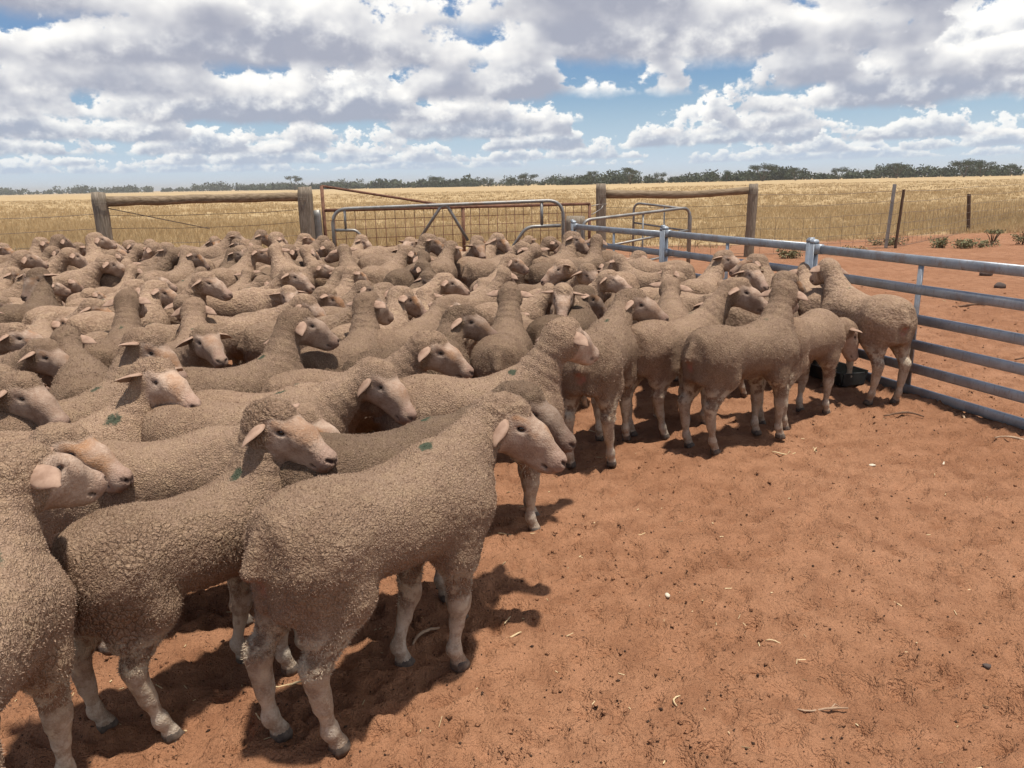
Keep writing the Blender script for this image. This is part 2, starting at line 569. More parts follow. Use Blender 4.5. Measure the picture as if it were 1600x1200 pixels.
def sheep_prims(poll, hyaw, hpitch, hoof, rnd, fat=1.0, hroll=0.0):
    """list of primitives; poll = crown of the head (local), head yaw / pitch in radians in the sheep's own frame"""
    P = []
    def cone(p, q, rp, rq, tag, k=.05, **kw): P.append(Prim('cone', tag, k, p=p, q=q, rp=rp, rq=rq, **kw))
    def ell(c, r, tag, k=.03, **kw): P.append(Prim('ell', tag, k, c=c, r=r, **kw))
    P.append(Prim('torso', 'wool', .05))
    ell((.165, 0, .628), (.085, .07, .072), 'wool', .07)            # withers
    ell((-.215, 0, .615), (.12, .105, .082), 'wool', .07)           # croup
    # head frame
    f = np.array([math.cos(hpitch) * math.cos(hyaw), math.cos(hpitch) * math.sin(hyaw), math.sin(hpitch)])
    sd = np.array([-math.sin(hyaw), math.cos(hyaw), 0.0])
    u = np.cross(f, sd)
    if hroll:
        sd, u = sd * math.cos(hroll) + u * math.sin(hroll), u * math.cos(hroll) - sd * math.sin(hroll)
    poll = np.array(poll, float)
    hs = 1.0
    def H(a, b, c): return tuple(poll + hs * (a * f + b * sd + c * u))
    Bm = np.stack([f, sd, u])
    # neck
    NB = np.array([.19, 0, .545])
    E = np.array(H(-.025, 0, -.075))
    mid = .5 * (NB + E) + np.array([.0, 0, .012])
    low = np.array([.262, 0, .475])
    cone(NB, mid, .108, .072, 'wool', .06)
    cone(mid, E, .072, .062, 'wool', .04)
    cone(low, mid + np.array([.02, 0, -.025]), .082, .054, 'wool', .06)
    # wool on the head: cap and ruff
    ell(H(-.006, 0, -.046), (.062, .061, .055), 'wool', .03, B=Bm)
    ell(H(.036, 0, -.014), (.046, .050, .036), 'wool', .025, B=Bm)      # topknot
    for sg in (-1, 1):
        ell(H(.006, sg * .030, -.085), (.046, .044, .056), 'wool', .025, B=Bm)   # woolly cheeks
    ell(H(-.004, 0, -.092), (.056, .068, .062), 'wool', .03, B=Bm)
    # thighs and hind legs
    for sg, key, dx0 in ((-1, 'RR', -.275), (1, 'RL', -.275)):
        hx, hy = hoof.get(key, (dx0, sg * .085))
        ex, ey = hx - dx0, hy - sg * .085
        st = np.array([-.212 + .30 * ex, sg * .094 + .3 * ey, .425])
        hk = np.array([-.325 + .72 * ex, sg * .088 + .7 * ey, .262])
        fe = np.array([hx - .022, hy, .078])
        cone((-.245, sg * .068, .555), st, .092, .054, 'wool', .06)
        cone((-.300, sg * .070, .52), (-.305 + .3 * ex, sg * .082 + .3 * ey, .37), .062, .037, 'wool', .05)
        cone(st, hk + np.array([.010, 0, .020]), .053, .0300, 'wool', .05)
        cone(hk + np.array([-.004, 0, .020]), hk * .45 + fe * .55 + np.array([-.002, 0, 0]), .0285, .0195, 'legwool', .03)
        cone(hk, fe, .0245, .0175, 'leg', .025)
        cone(fe + np.array([0, 0, .004]), fe + np.array([0, 0, -.006]), .0220, .0220, 'leg', .014)
        cone(fe, (hx, hy, .030), .0190, .0220, 'leg', .012)
        cone((hx - .004, hy, .016), (hx + .016, hy, .012), .023, .016, 'hoof', .012)
    # fore legs
    for sg, key, dx0 in ((-1, 'FR', .205), (1, 'FL', .205)):
        hx, hy = hoof.get(key, (dx0, sg * .075))
        ex, ey = hx - dx0, hy - sg * .075
        el = np.array([.165 + .1 * ex, sg * .088 + .1 * ey, .40])
        kn = np.array([.195 + .55 * ex, sg * .080 + .55 * ey, .232])
        fe = np.array([hx - .018, hy, .078])
        cone((.205, sg * .068, .525), el, .082, .053, 'wool', .06)
        cone(el, kn + np.array([0, 0, .05]), .052, .031, 'wool', .05)
        cone(kn + np.array([0, 0, .06]), kn * .55 + fe * .45, .030, .0190, 'legwool', .03)
        cone(kn + np.array([.002, 0, .008]), kn + np.array([0, 0, -.012]), .0285, .0265, 'leg', .02)
        cone(kn + np.array([.003, 0, .004]), kn + np.array([.003, 0, -.004]), .0270, .0265, 'leg', .02)
        cone(kn, fe, .0215, .0170, 'leg', .02)
        cone(fe + np.array([0, 0, .004]), fe + np.array([0, 0, -.006]), .0215, .0215, 'leg', .014)
        cone(fe, (hx, hy, .030), .0185, .0220, 'leg', .012)
        cone((hx - .004, hy, .016), (hx + .016, hy, .012), .023, .016, 'hoof', .012)
    # docked tail and the folds below it
    cone((-.365, 0, .610), (-.400, 0, .548), .032, .026, 'wool', .03)
    cone((-.345, .030, .53), (-.345, .036, .44), .040, .038, 'wool', .03)
    cone((-.345, -.030, .53), (-.345, -.036, .44), .040, .038, 'wool', .03)
    cone((-.02, 0, .425), (.05, 0, .408), .034, .026, 'wool', .05)     # belly wool
    # face
    ell(H(.025, 0, -.055), (.070, .054, .054), 'face', .025, B=Bm)
    cone(H(.050, 0, -.058), H(.125, 0, -.072), .048 * hs, .042 * hs, 'face', .03)
    cone(H(.125, 0, -.072), H(.212, 0, -.110), .042 * hs, .031 * hs, 'face', .03)
    cone(H(.030, 0, -.112), H(.180, 0, -.146), .043 * hs, .023 * hs, 'face', .035)
    for sg in (-1, 1):
        ell(H(.052, sg * .026, -.095), (.044, .030, .040), 'face', .03, B=Bm)
        cone(H(.050, sg * .043, -.036), H(.092, sg * .038, -.045), .015, .010, 'face', .018)      # brow
        cone(H(.062, sg * .0485, -.0435), H(.092, sg * .0455, -.0470), .0058, .0050, 'face', .006)      # upper lid
        cone(H(.060, sg * .043, -.066), H(.100, sg * .036, -.066), .011, .009, 'face', .016)      # cheekbone
        ell(H(.214, sg * .015, -.116), (.028, .017, .024), 'face', .015, B=Bm)                    # nostril wings
    ell(H(.218, 0, -.121), (.028, .027, .027), 'face', .02, B=Bm)
    ell(H(.198, 0, -.151), (.026, .020, .014), 'face', .012, B=Bm)
    carve = []
    for sg in (-1, 1):
        carve.append((Prim('ell', 'c', .008, c=H(.078, sg * .053, -.0545), r=(.0125, .0090, .0068), B=Bm)))
        carve.append((Prim('cone', 'c', .005, p=H(.247, sg * .013, -.110), q=H(.233, sg * .025, -.104), rp=.0060, rq=.0046)))
        carve.append((Prim('cone', 'c', .006, p=H(.244, sg * .005, -.140), q=H(.180, sg * .029, -.136), rp=.0042, rq=.0036)))
    carve.append((Prim('cone', 'c', .006, p=H(.247, 0, -.110), q=H(.247, 0, -.140), rp=.0032, rq=.0032)))
    frame = dict(poll=poll, f=f, s=sd, u=u, hs=hs, H=H)
    return P, carve, frame


EDGES = [((0, 0, 0), (1, 0, 0)), ((0, 1, 0), (1, 1, 0)), ((0, 0, 1), (1, 0, 1)), ((0, 1, 1), (1, 1, 1)),
         ((0, 0, 0), (0, 1, 0)), ((1, 0, 0), (1, 1, 0)), ((0, 0, 1), (0, 1, 1)), ((1, 0, 1), (1, 1, 1)),
         ((0, 0, 0), (0, 0, 1)), ((1, 0, 0), (1, 0, 1)), ((0, 1, 0), (0, 1, 1)), ((1, 1, 0), (1, 1, 1))]


def surface_nets(D, org, vox):
    S = D < 0
    nx, ny, nz = D.shape
    cnt = np.zeros((nx - 1, ny - 1, nz - 1), np.int8)
    for a in (0, 1):
        for b in (0, 1):
            for c in (0, 1):
                cnt += S[a:nx - 1 + a, b:ny - 1 + b, c:nz - 1 + c]
    idx = np.argwhere((cnt > 0) & (cnt < 8))
    acc = np.zeros((len(idx), 3), np.float32)
    num = np.zeros(len(idx), np.float32)
    for e0, e1 in EDGES:
        v0 = D[idx[:, 0] + e0[0], idx[:, 1] + e0[1], idx[:, 2] + e0[2]]
        v1 = D[idx[:, 0] + e1[0], idx[:, 1] + e1[1], idx[:, 2] + e1[2]]
        m = (v0 < 0) != (v1 < 0)
        t = np.where(m, v0 / np.where(m, v0 - v1, 1), 0)
        p = np.array(e0, np.float32) + t[:, None] * (np.array(e1, np.float32) - np.array(e0, np.float32))
        acc += np.where(m[:, None], p, 0)
        num += m
    verts = org + vox * (idx + acc / num[:, None])
    vid = np.full(cnt.shape, -1, np.int32)
    vid[idx[:, 0], idx[:, 1], idx[:, 2]] = np.arange(len(idx))
    faces = []
    for ax in range(3):
        sl0 = [slice(None)] * 3; sl1 = [slice(None)] * 3
        sl0[ax] = slice(0, -1); sl1[ax] = slice(1, None)
        a, b = S[tuple(sl0)], S[tuple(sl1)]
        e = np.argwhere(a != b)
        o1, o2 = (ax + 1) % 3, (ax + 2) % 3
        e = e[(e[:, o1] > 0) & (e[:, o2] > 0) & (e[:, o1] < D.shape[o1] - 1) & (e[:, o2] < D.shape[o2] - 1)]
        inside = S[e[:, 0], e[:, 1], e[:, 2]]
        q = []
        for s1, s2 in ((-1, -1), (0, -1), (0, 0), (-1, 0)):
            c = e.copy(); c[:, o1] += s1; c[:, o2] += s2
            q.append(vid[c[:, 0], c[:, 1], c[:, 2]])
        q = np.stack(q, 1)
        q[~inside] = q[~inside][:, ::-1]
        faces.append(q)
    return verts, np.concatenate(faces)


def sm(x, a, b):
    t = np.clip((x - a) / (b - a), 0, 1)
    return t * t * (3 - 2 * t)


def make_sheep_mesh(name, vox, poll, hyaw, hpitch, hoof, seed, paint=1.0, pink=0.0, fat=1.0, detail=True, hroll=0.0, mat=None, pside=0.0):
    rnd = random.Random(seed)
    P, carve, fr = sheep_prims(poll, hyaw, hpitch, hoof, rnd, fat, hroll)
    lo = np.min([p.lo for p in P], 0) - .03
    hi = np.max([p.hi for p in P], 0) + .03
    lo[2] = -.012
    dims = np.ceil((hi - lo) / vox).astype(int) + 1
    ax = [lo[i] + vox * np.arange(dims[i]) for i in range(3)]
    D = np.full(dims, 1.0, np.float32)
    def sl(p, pad):
        a = np.maximum(np.floor((p.lo - pad - lo) / vox).astype(int), 0)
        b = np.minimum(np.ceil((p.hi + pad - lo) / vox).astype(int) + 1, dims)
        return tuple(slice(a[i], b[i]) for i in range(3))
    for p in P:
        s = sl(p, p.k + vox * 2)
        x, y, z = ax[0][s[0]][:, None, None], ax[1][s[1]][None, :, None], ax[2][s[2]][None, None, :]
        D[s] = smin(D[s], p.d(x, y, z).astype(np.float32), p.k)
    for p in carve:
        s = sl(p, p.k + vox * 2)
        x, y, z = ax[0][s[0]][:, None, None], ax[1][s[1]][None, :, None], ax[2][s[2]][None, None, :]
        D[s] = -smin(-D[s], p.d(x, y, z).astype(np.float32), p.k)
    D[:, :, 0] = np.maximum(D[:, :, 0], .002)
    D = np.where(D == 0, 1e-5, D)
    v, f = surface_nets(D, lo, vox)
    x, y, z = v[:, 0], v[:, 1], v[:, 2]
    dt = {}
    for p in P:
        d = p.d(x, y, z)
        dt[p.tag] = np.minimum(dt[p.tag], d) if p.tag in dt else d
    far = np.full(len(v), 1.0)
    dw, df, dl, dlw, dh = (dt.get(k, far) for k in ('wool', 'face', 'leg', 'legwool', 'hoof'))
    hair = np.minimum(df, np.minimum(dl, dh))
    wool = sm(hair - np.minimum(dw, dlw), -.004, .010)
    leg = sm(df - np.minimum(np.minimum(dl, dlw), dh), -.01, .01)
    hoofm = sm(np.minimum(np.minimum(dl, dlw), dw) - dh, -.002, .004)
    # in the head's own frame
    q = (v - fr['poll']) / fr['hs']
    hf, hsd, hu = q @ fr['f'], q @ fr['s'], q @ fr['u']
    ridge = -.012 - .26 * np.clip(hf, 0, .3) - .9 * np.clip(hf - .13, 0, .2)**1.2
    brown = sm(hu - ridge, -.045, -.012) * sm(hf, .02, .05) * sm(hf, .235, .17) * (1 - wool)
    brown *= sm(vnoise(v * 16 + seed, seed), -.7, .5) * (.30 + .55 * ((seed * 37) % 10) / 10)
    muz = sm(hf, .165, .225) * (1 - wool) * sm(vnoise(v * 30 + 3, seed), -1.1, .2)
    pale = sm(np.sqrt((hf - .075)**2 + (np.abs(hsd) - .04)**2 + (hu + .075)**2), .045, .012) * (1 - wool)
    tear = sm(np.sqrt(((hf - .105 - (-.062 - hu) * .6) / 1.2)**2 + ((hu + .066) / .9)**2), .016, .003) * (np.abs(hsd) > .02) * (1 - wool)
    dark = .45 * tear
    for p in carve:
        dark = np.maximum(dark, sm(p.d(x, y, z), .0022 + vox * .25, -.0005) * (.75 if p.a.get('rp', 0) < .005 else .95))
    dark = np.maximum(dark * (1 - wool), hoofm * .75)
    # green raddle mark on the withers, pink skin under the tail
    pm = np.zeros(len(v))
    if paint > 0:
        px, py = .135 + .03 * rnd.uniform(-1, 1), pside + rnd.uniform(-.015, .015)
        dd = np.sqrt(((x - px) / 1.5)**2 + ((y - py) * 0.9)**2) + .010 * vnoise(v * 38, seed + 5) + .006 * vnoise(v * 90, seed + 15)
        pm = sm(dd, .020 + .010 * rnd.random(), .002) * paint * (z > .60)
    pk = np.zeros(len(v))
    if pink > 0:
        pk = sm(np.sqrt((y * 1.1)**2 + ((z - .505) * .8)**2), .040, .012) * sm(x, -.30, -.345) * pink
        pk *= sm(vnoise(v * 50, seed + 3), -.5, .4)
    # wool staples near the hocks and knees: pale clumps
    cl = sm(z, .42, .33) * sm(z, .05, .17) * np.maximum(wool, sm(vnoise(v * 22, seed + 2), -.1, .5) * leg)
    me = np_mesh(name, v, f)
    # fleece relief in the mesh itself
    nrm = np.zeros(len(v) * 3, np.float32)
    me.vertices.foreach_get('normal', nrm)
    nrm = nrm.reshape(-1, 3)
    w0 = np.clip(wool, 0, 1)
    disp = .0045 * vnoise(v * 8, seed) + .0010 * vnoise(v * 38, seed + 1)
    if detail:
        wv = v + .006 * np.stack([vnoise(v * 40, seed + k) for k in (11, 12, 13)], 1)
        sc_ = np.array([1, 1, .6])
        f1, f21 = voro2(wv * 46 * sc_, seed)
        amp = .45 + .55 * sm(vnoise(v * 6, seed + 4), -.3, .4)
        disp += .0019 * amp * (sm(f21, 0, .32) - .6)
        disp += .0015 * vnoise(v * 110, seed + 6)
        curl = sm(z, .30, .16) + sm(hu, -.09, -.03) * (np.abs(hf) < .1) * (np.linalg.norm(q, axis=1) < .16)
        disp += .0045 * np.clip(curl, 0, 1) * vnoise(v * 70, seed + 7)
    # neck folds
    tneck = (v - np.array([.19, 0, .545])) @ (fr['poll'] - np.array([.19, 0, .545])) / np.linalg.norm(fr['poll'] - np.array([.19, 0, .545]))
    fold = np.sin(tneck * 150 + 2.5 * vnoise(v * 9, seed + 8)) * sm(tneck, .06, .12) * sm(tneck, .34, .26) * (z > .5)
    disp += .0015 * fold * sm(x, .12, .2)
    disp = disp * w0
    cr = .0012 * vnoise(v * 60, seed + 20) * (1 - w0)
    v = v + nrm * (disp + cr)[:, None].astype(np.float32)
    v[:, 2] = np.maximum(v[:, 2], .001)
    me.vertices.foreach_set('co', np.ascontiguousarray(v, np.float32).ravel())
    a = me.color_attributes.new('mask', 'FLOAT_COLOR', 'POINT')
    a.data.foreach_set('color', np.stack([wool, leg, brown, pk], 1).astype(np.float32).ravel())
    a = me.color_attributes.new('mark', 'FLOAT_COLOR', 'POINT')
    a.data.foreach_set('color', np.stack([pm, dark, np.clip(cl, 0, 1), np.clip(.5 + .5 * muz - .5 * pale, 0, 1)], 1).astype(np.float32).ravel())
    me.update()
    me.materials.append(mat or M_WOOL)
    return me, fr


def fleece_material():
    m, nt, b = material("fleece_fibre", 0.95, 0.05)
    co = nt.coord('Object')
    t = nt.sepc(nt.attr('strand'))
    tone = nt.attr('tone', 'OBJECT', 'Fac')
    big = nt.noise(co, 3.5, 3, 0.6)
    c = nt.mix(nt.ss(big, 0.3, 0.7), (0.278, 0.184, 0.127), (0.362, 0.251, 0.180))
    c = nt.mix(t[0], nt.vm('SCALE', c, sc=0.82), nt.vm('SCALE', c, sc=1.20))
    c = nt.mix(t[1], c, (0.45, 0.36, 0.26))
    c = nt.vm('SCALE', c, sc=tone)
    c = nt.mix(t[2], c, (0.030, 0.055, 0.036))
    nt.put(b.inputs['Base Color'], c)
    return m


M_FIBRE = fleece_material()


def make_fleece(me, n, L, w, seed):
    """short crimped locks standing out of the skin mesh, gathered towards staple tips"""
    rg = np.random.default_rng(seed)
    N = len(me.vertices)
    v = np.zeros(N * 3, np.float32); me.vertices.foreach_get('co', v); v = v.reshape(-1, 3)
    nr = np.zeros(N * 3, np.float32); me.vertices.foreach_get('normal', nr); nr = nr.reshape(-1, 3)
    mk = np.zeros(N * 4, np.float32); me.color_attributes['mask'].data.foreach_get('color', mk); mk = mk.reshape(-1, 4)
    mr = np.zeros(N * 4, np.float32); me.color_attributes['mark'].data.foreach_get('color', mr); mr = mr.reshape(-1, 4)
    ok = np.where((mk[:, 0] > .75) & (mk[:, 3] < .3))[0]
    i = rg.choice(ok, n)
    sp = float(np.sqrt(1.6 / max(1, len(v)))) * .9
    r = v[i] + rg.normal(0, sp * .45, (n, 3))
    r -= nr[i] * ((r - v[i]) * nr[i]).sum(1)[:, None]
    k = nr[i]
    f = np.stack([vnoise(r * 62 + 5, seed + a) for a in (1, 2, 3)], 1)      # staple lean
    d = k * (.95 + .3 * rg.random(n))[:, None] + f * .55 + rg.normal(0, .30, (n, 3)) + np.array([-.08, 0, -.15])
    d /= np.linalg.norm(d, axis=1)[:, None]
    ln = L * (.55 + .9 * rg.random(n)**1.5) * (1 + .5 * np.clip(mr[i, 2], 0, 1))
    t = np.cross(d, rg.normal(size=(n, 3))); t /= np.linalg.norm(t, axis=1)[:, None]
    ww = w * (.6 + .8 * rg.random(n))
    r0 = r - k * .002
    mid = r0 + d * (ln * .6)[:, None]
    tip = r0 + d * ln[:, None] + rg.normal(0, .25, (n, 3)) * ln[:, None] * .5
    q = np.stack([r0 * .6 + mid * .4 - t * (ww * .75)[:, None], tip, r0 * .6 + mid * .4 + t * (ww * .75)[:, None]], 1).reshape(-1, 3)
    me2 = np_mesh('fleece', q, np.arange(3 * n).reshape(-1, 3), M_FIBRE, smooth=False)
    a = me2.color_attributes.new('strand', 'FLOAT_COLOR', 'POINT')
    rnd_ = np.repeat(rg.random(n) * .55, 3)
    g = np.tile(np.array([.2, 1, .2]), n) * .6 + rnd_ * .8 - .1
    a.data.foreach_set('color', np.stack([np.clip(g, 0, 1), np.repeat(np.clip(mr[i, 2], 0, 1) * .8, 3), np.repeat(np.clip(mr[i, 0] * 1.4 - .25, 0, .9), 3), np.ones(3 * n)], 1).astype(np.float32).ravel())
    return me2


def ear_mesh():
    """leaf-shaped cupped ear, base at the origin, along +X, opening towards -Z"""
    nl, nw = 9, 6
    top, bot = [], []
    for i in range(nl + 1):
        t = i / nl
        L = .108 * t
        w = (.0135 + .0205 * math.sin(math.pi * min(1, t * 1.02)**.75)) * (1 - .95 * max(0, t - .72)**1.1 * 3.2) if t < .985 else .004
        w = max(w, .004)
        for j in range(nw + 1):
            a = (j / nw) * 2 - 1
            cup = .55 * (1 - t * .65)
            yy = w * math.sin(a * (1.0 + cup)) / math.sin(1.0 + cup) if cup < .5 else w * math.sin(a * 1.45)
            zz = -w * cup * (1 - math.cos(a * 1.5)) * 1.2 - .020 * t * t
            th = .0045 * (1 - .5 * abs(a)) * (1 - .3 * t)
            top.append((L, yy, zz + th / 2))
            bot.append((L, yy * .96, zz - th / 2))
    v = top + bot
    n = len(top)
    f = []
    W = nw + 1
    for i in range(nl):
        for j in range(nw):
            a = i * W + j
            f.append((a, a + W, a + W + 1, a + 1))
            f.append((n + a, n + a + 1, n + a + W + 1, n + a + W))
        a = i * W
        f.append((a, n + a, n + a + W, a + W))
        a = i * W + nw
        f.append((a, a + W, n + a + W, n + a))
    for j in range(nw):
        a = nl * W + j
        f.append((a, n + a, n + a + 1, a + 1))
        f.append((j, j + 1, n + j + 1, n + j))
    me = bpy.data.meshes.new("ear")
    me.from_pydata(v, [], f)
    me.update()
    me.polygons.foreach_set('use_smooth', [True] * len(me.polygons))
    me.materials.append(M_EAR)
    return me


def sphere_mesh(name, r, nu, nv, mat):
    mb = MB()
    v = [(0, 0, r)]
    for i in range(1, nv):
        for j in range(nu):
            t, p = math.pi * i / nv, 2 * math.pi * j / nu
            v.append((r * math.sin(t) * math.cos(p), r * math.sin(t) * math.sin(p), r * math.cos(t)))
    v.append((0, 0, -r))
    f = []
    for j in range(nu):
        f.append((0, 1 + j, 1 + (j + 1) % nu))
        for i in range(nv - 2):
            a, b = 1 + i * nu + j, 1 + i * nu + (j + 1) % nu
            f.append((a, a + nu, b + nu, b))
        e = 1 + (nv - 2) * nu
        f.append((len(v) - 1, e + (j + 1) % nu, e + j))
    mb.add(v, f)
    return mb.mesh(name, mat)


def hoof_mesh():
    """cloven hoof, toes towards +X, standing on z = 0"""
    mb = MB()
    for sg in (-1, 1):
        rings = []
        for zz, x0, x1, w in ((.0005, -.020, .040, .0155), (.012, -.022, .036, .0165), (.026, -.020, .026, .0160), (.034, -.016, .016, .0120)):
            cy = sg * .0128
            ring = []
            for j in range(10):
                a = 2 * math.pi * j / 10
                cx, rx = (x0 + x1) / 2, (x1 - x0) / 2
                taper = 1 - .45 * max(0, math.cos(a))**2
                yy = w * .78 * math.sin(a) * taper
                ring.append((cx + rx * math.cos(a), cy + yy - sg * .002 * (math.cos(a) > .5), zz))
            rings.append(ring)
        mb.ring_loft(rings)
    return mb.mesh("hoof", M_HOOF)


EAR = ear_mesh()
EYE = sphere_mesh("eye", .0112, 12, 8, M_EYE)
HOOF = hoof_mesh()


def add_head_parts(body, fr, rnd, droop=0.0, back=0.15, eyes=True, ears_dir=None, scale=1.0):
    hs, f, s, u, H = fr['hs'], fr['f'], fr['s'], fr['u'], fr['H']
    for sg in (-1, 1):
        o = link('ear', EAR, body)
        b_, d_ = (back, droop) if ears_dir is None else ears_dir[0 if sg < 0 else 1]
        x = (sg * s - b_ * f - (d_ + rnd.uniform(-.12, .12)) * u)
        x /= np.linalg.norm(x)
        zc = u * .72 - f * .62 * .9          # the opening looks forward and down
        z = zc - x * (zc @ x); z /= np.linalg.norm(z)
        yv = np.cross(z, x)
        p = np.array(H(.002, sg * .052, -.040))
        k = scale * rnd.uniform(.92, 1.06)
        o.matrix_local = Matrix(((x[0] * k, yv[0] * k, z[0] * k, p[0]), (x[1] * k, yv[1] * k, z[1] * k, p[1]), (x[2] * k, yv[2] * k, z[2] * k, p[2]), (0, 0, 0, 1)))
        if eyes:
            e = link('eye', EYE, body)
            e.location = H(.077, sg * .0435, -.0535)


def add_hooves(body, hoof):
    for key, sg in (('RR', -1), ('RL', 1), ('FR', -1), ('FL', 1)):
        d0 = (-.275, sg * .085) if key[0] == 'R' else (.205, sg * .075)
        hx, hy = hoof.get(key, d0)
        o = link('hoof', HOOF, body)
        o.location = (hx - .002, hy, 0)


# ------------------------------------------------------------------ ground: one sheet out to the horizon
def fbm2(x, y, sc, seed, octs=3):
    r, a, s = 0, 1.0, sc
    for o in range(octs):
        r = r + a * vnoise(np.stack([x * s, y * s, np.full_like(x, .37 + o)], 1), seed + o)
        a *= .5; s *= 2.03
    return r


def prints(x, y, cell, seed):
    """shallow cloven dents left by many feet"""
    r = np.zeros_like(x)
    ix, iy = np.floor(x / cell), np.floor(y / cell)
    z0 = np.zeros_like(ix)
    for a in (-1, 0, 1):
        for b in (-1, 0, 1):
            X, Y = ix + a, iy + b
            h1, h2, h3, h4 = (hash3(X, Y, z0, seed + k) for k in range(4))
            cx, cy = (X + h1) * cell, (Y + h2) * cell
            th = h3 * 6.283
            u = (x - cx) * np.cos(th) + (y - cy) * np.sin(th)
            v = -(x - cx) * np.sin(th) + (y - cy) * np.cos(th)
            d = np.sqrt((u / (.040 + .02 * h4))**2 + (v / .026)**2)
            on = h4 > .35
            r += on * (-sm(d, 1.15, .55) + .55 * sm(d, 1.9, 1.3) * sm(d, .8, 1.2))
    return r


def gz(x, y):
    x = np.asarray(x, float); y = np.asarray(y, float)
    near = sm(y, 16, 6)
    z = .015 * fbm2(x, y, 1.7, 100, 2) + .0115 * fbm2(x + .06 * y, y, 6.5, 110, 3) * near
    z = z + .0135 * prints(x, y, .082, 120) * near * (y < 9)
    # wind and hoof scuffed ripples
    z = z + 0.0068 * fbm2(x * 1.0 + y * .5, y * 2.2 - x * .6, 15, 130, 3) * near
    far = np.clip(y - 45, 0, 300)
    z = z + far * .0034 * sm(x / (np.abs(y) + 1), -.35, .55) + .05 * fbm2(x, y, .05, 140, 2) * sm(y, 18, 60)
    return z


def gz1(x, y):
    return float(gz(np.array([x], float), np.array([y], float))[0])


rows = [-60, -25, -10, -4, -1.5, -.4, .1, .35]
yy = .5
while yy < 11.5:
    rows.append(yy); yy *= 1.0075 if yy < 5 else 1.011
while yy < 6500:
    rows.append(yy); yy *= 1.07
rows = np.array(rows)
NU = 370
uu = np.linspace(-1, 1, NU)
Yg = np.repeat(rows[:, None], NU, 1)
Xg = uu[None, :] * (np.abs(Yg) * .86 + 1.2 + np.clip(-Yg, 0, 1e9))
gx, gy = Xg.ravel(), Yg.ravel()
gv = np.stack([gx, gy, gz(gx, gy)], 1)
nr = len(rows)
I = np.arange(nr * NU).reshape(nr, NU)
gf = np.stack([I[:-1, :-1].ravel(), I[:-1, 1:].ravel(), I[1:, 1:].ravel(), I[1:, :-1].ravel()], 1)


def ground_material():
    m, nt, b = material("red_earth", 0.93, 0.12)
    co = nt.coord('Object')
    x, y, z = nt.sep(co)
    n1 = nt.noise(co, 0.9, 4, 0.6)
    n2 = nt.noise(co, 7.0, 4, 0.62)
    n3 = nt.noise(co, 55, 3, 0.6)
    c = nt.mix(nt.ss(n1, 0.3, 0.7), (0.285, 0.134, 0.069), (0.345, 0.173, 0.094))
    c = nt.mix(nt.ss(n2, 0.42, 0.70) * 0.65, c, (0.205, 0.090, 0.045))
    c = nt.mix(nt.ss(n2, 0.50, 0.28) * 0.35, c, (0.40, 0.195, 0.108))
    c = nt.mix(nt.ss(n3, 0.55, 0.75) * 0.35, c, (0.165, 0.068, 0.034))
    # crumbs of dung and fine litter
    sp = nt.voro(co, 42, 'F1')
    keep = nt.sepc(nt.voro(co, 42, 'F1', out='Color'))[0]
    c = nt.mix(nt.ss(sp + (n3 - 0.5) * 0.25, 0.20, 0.12) * nt.ss(keep, 0.80, 0.82) * 0.75, c, (0.075, 0.040, 0.026))
    # the paddock: straw-coloured soil and litter beyond the fence, in wandering patches further out
    edge = 17.0 + nt.m('MAXIMUM', x - 5.5, 0.0) * 0.36
    fld = nt.ss(y - edge + (n1 - 0.5) * 1.8 + (n2 - 0.5) * 1.0, -0.2, 0.8)
    far = nt.noise(nt.vm('MULTIPLY', co, (0.020, 0.085, 1.0)), 1.0, 5, 0.6)
    far2 = nt.noise(nt.vm('MULTIPLY', co, (0.25, 0.7, 1.0)), 1.0, 4, 0.6)
    st = nt.mix(nt.ss(far, 0.34, 0.66), (0.355, 0.245, 0.125), (0.43, 0.31, 0.168))
    st = nt.mix(nt.ss(far2, 0.45, 0.7) * 0.5, st, (0.30, 0.200, 0.090))
    st = nt.mix(nt.ss(nt.noise(co, 9, 3, 0.6), 0.5, 0.7) * 0.5, st, (0.46, 0.35, 0.17))
    green = nt.ss(nt.noise(co, 0.35, 3, 0.6), 0.52, 0.66) * nt.ss(nt.m('ABSOLUTE', y - edge - 0.7), 1.6, 0.1)
    st = nt.mix(green * 0.55, st, (0.15, 0.16, 0.055))
    c = nt.mix(fld, c, st)
    nt.put(b.inputs['Base Color'], c)
    hgt = n2 * 0.5 + n3 * 0.45 + nt.noise(co, 150, 2, 0.6) * 0.25
    nt.put(b.inputs['Normal'], nt.bump(hgt, 1.0, 0.045))
    return m


M_EARTH = ground_material()
go = link('ground', np_mesh('ground', gv, gf, M_EARTH))
tag(go, 'trampled red earth of the yard running into a dry straw coloured paddock', kind='structure')

# ---- dry grass of the paddock
rng = np.random.default_rng(5)


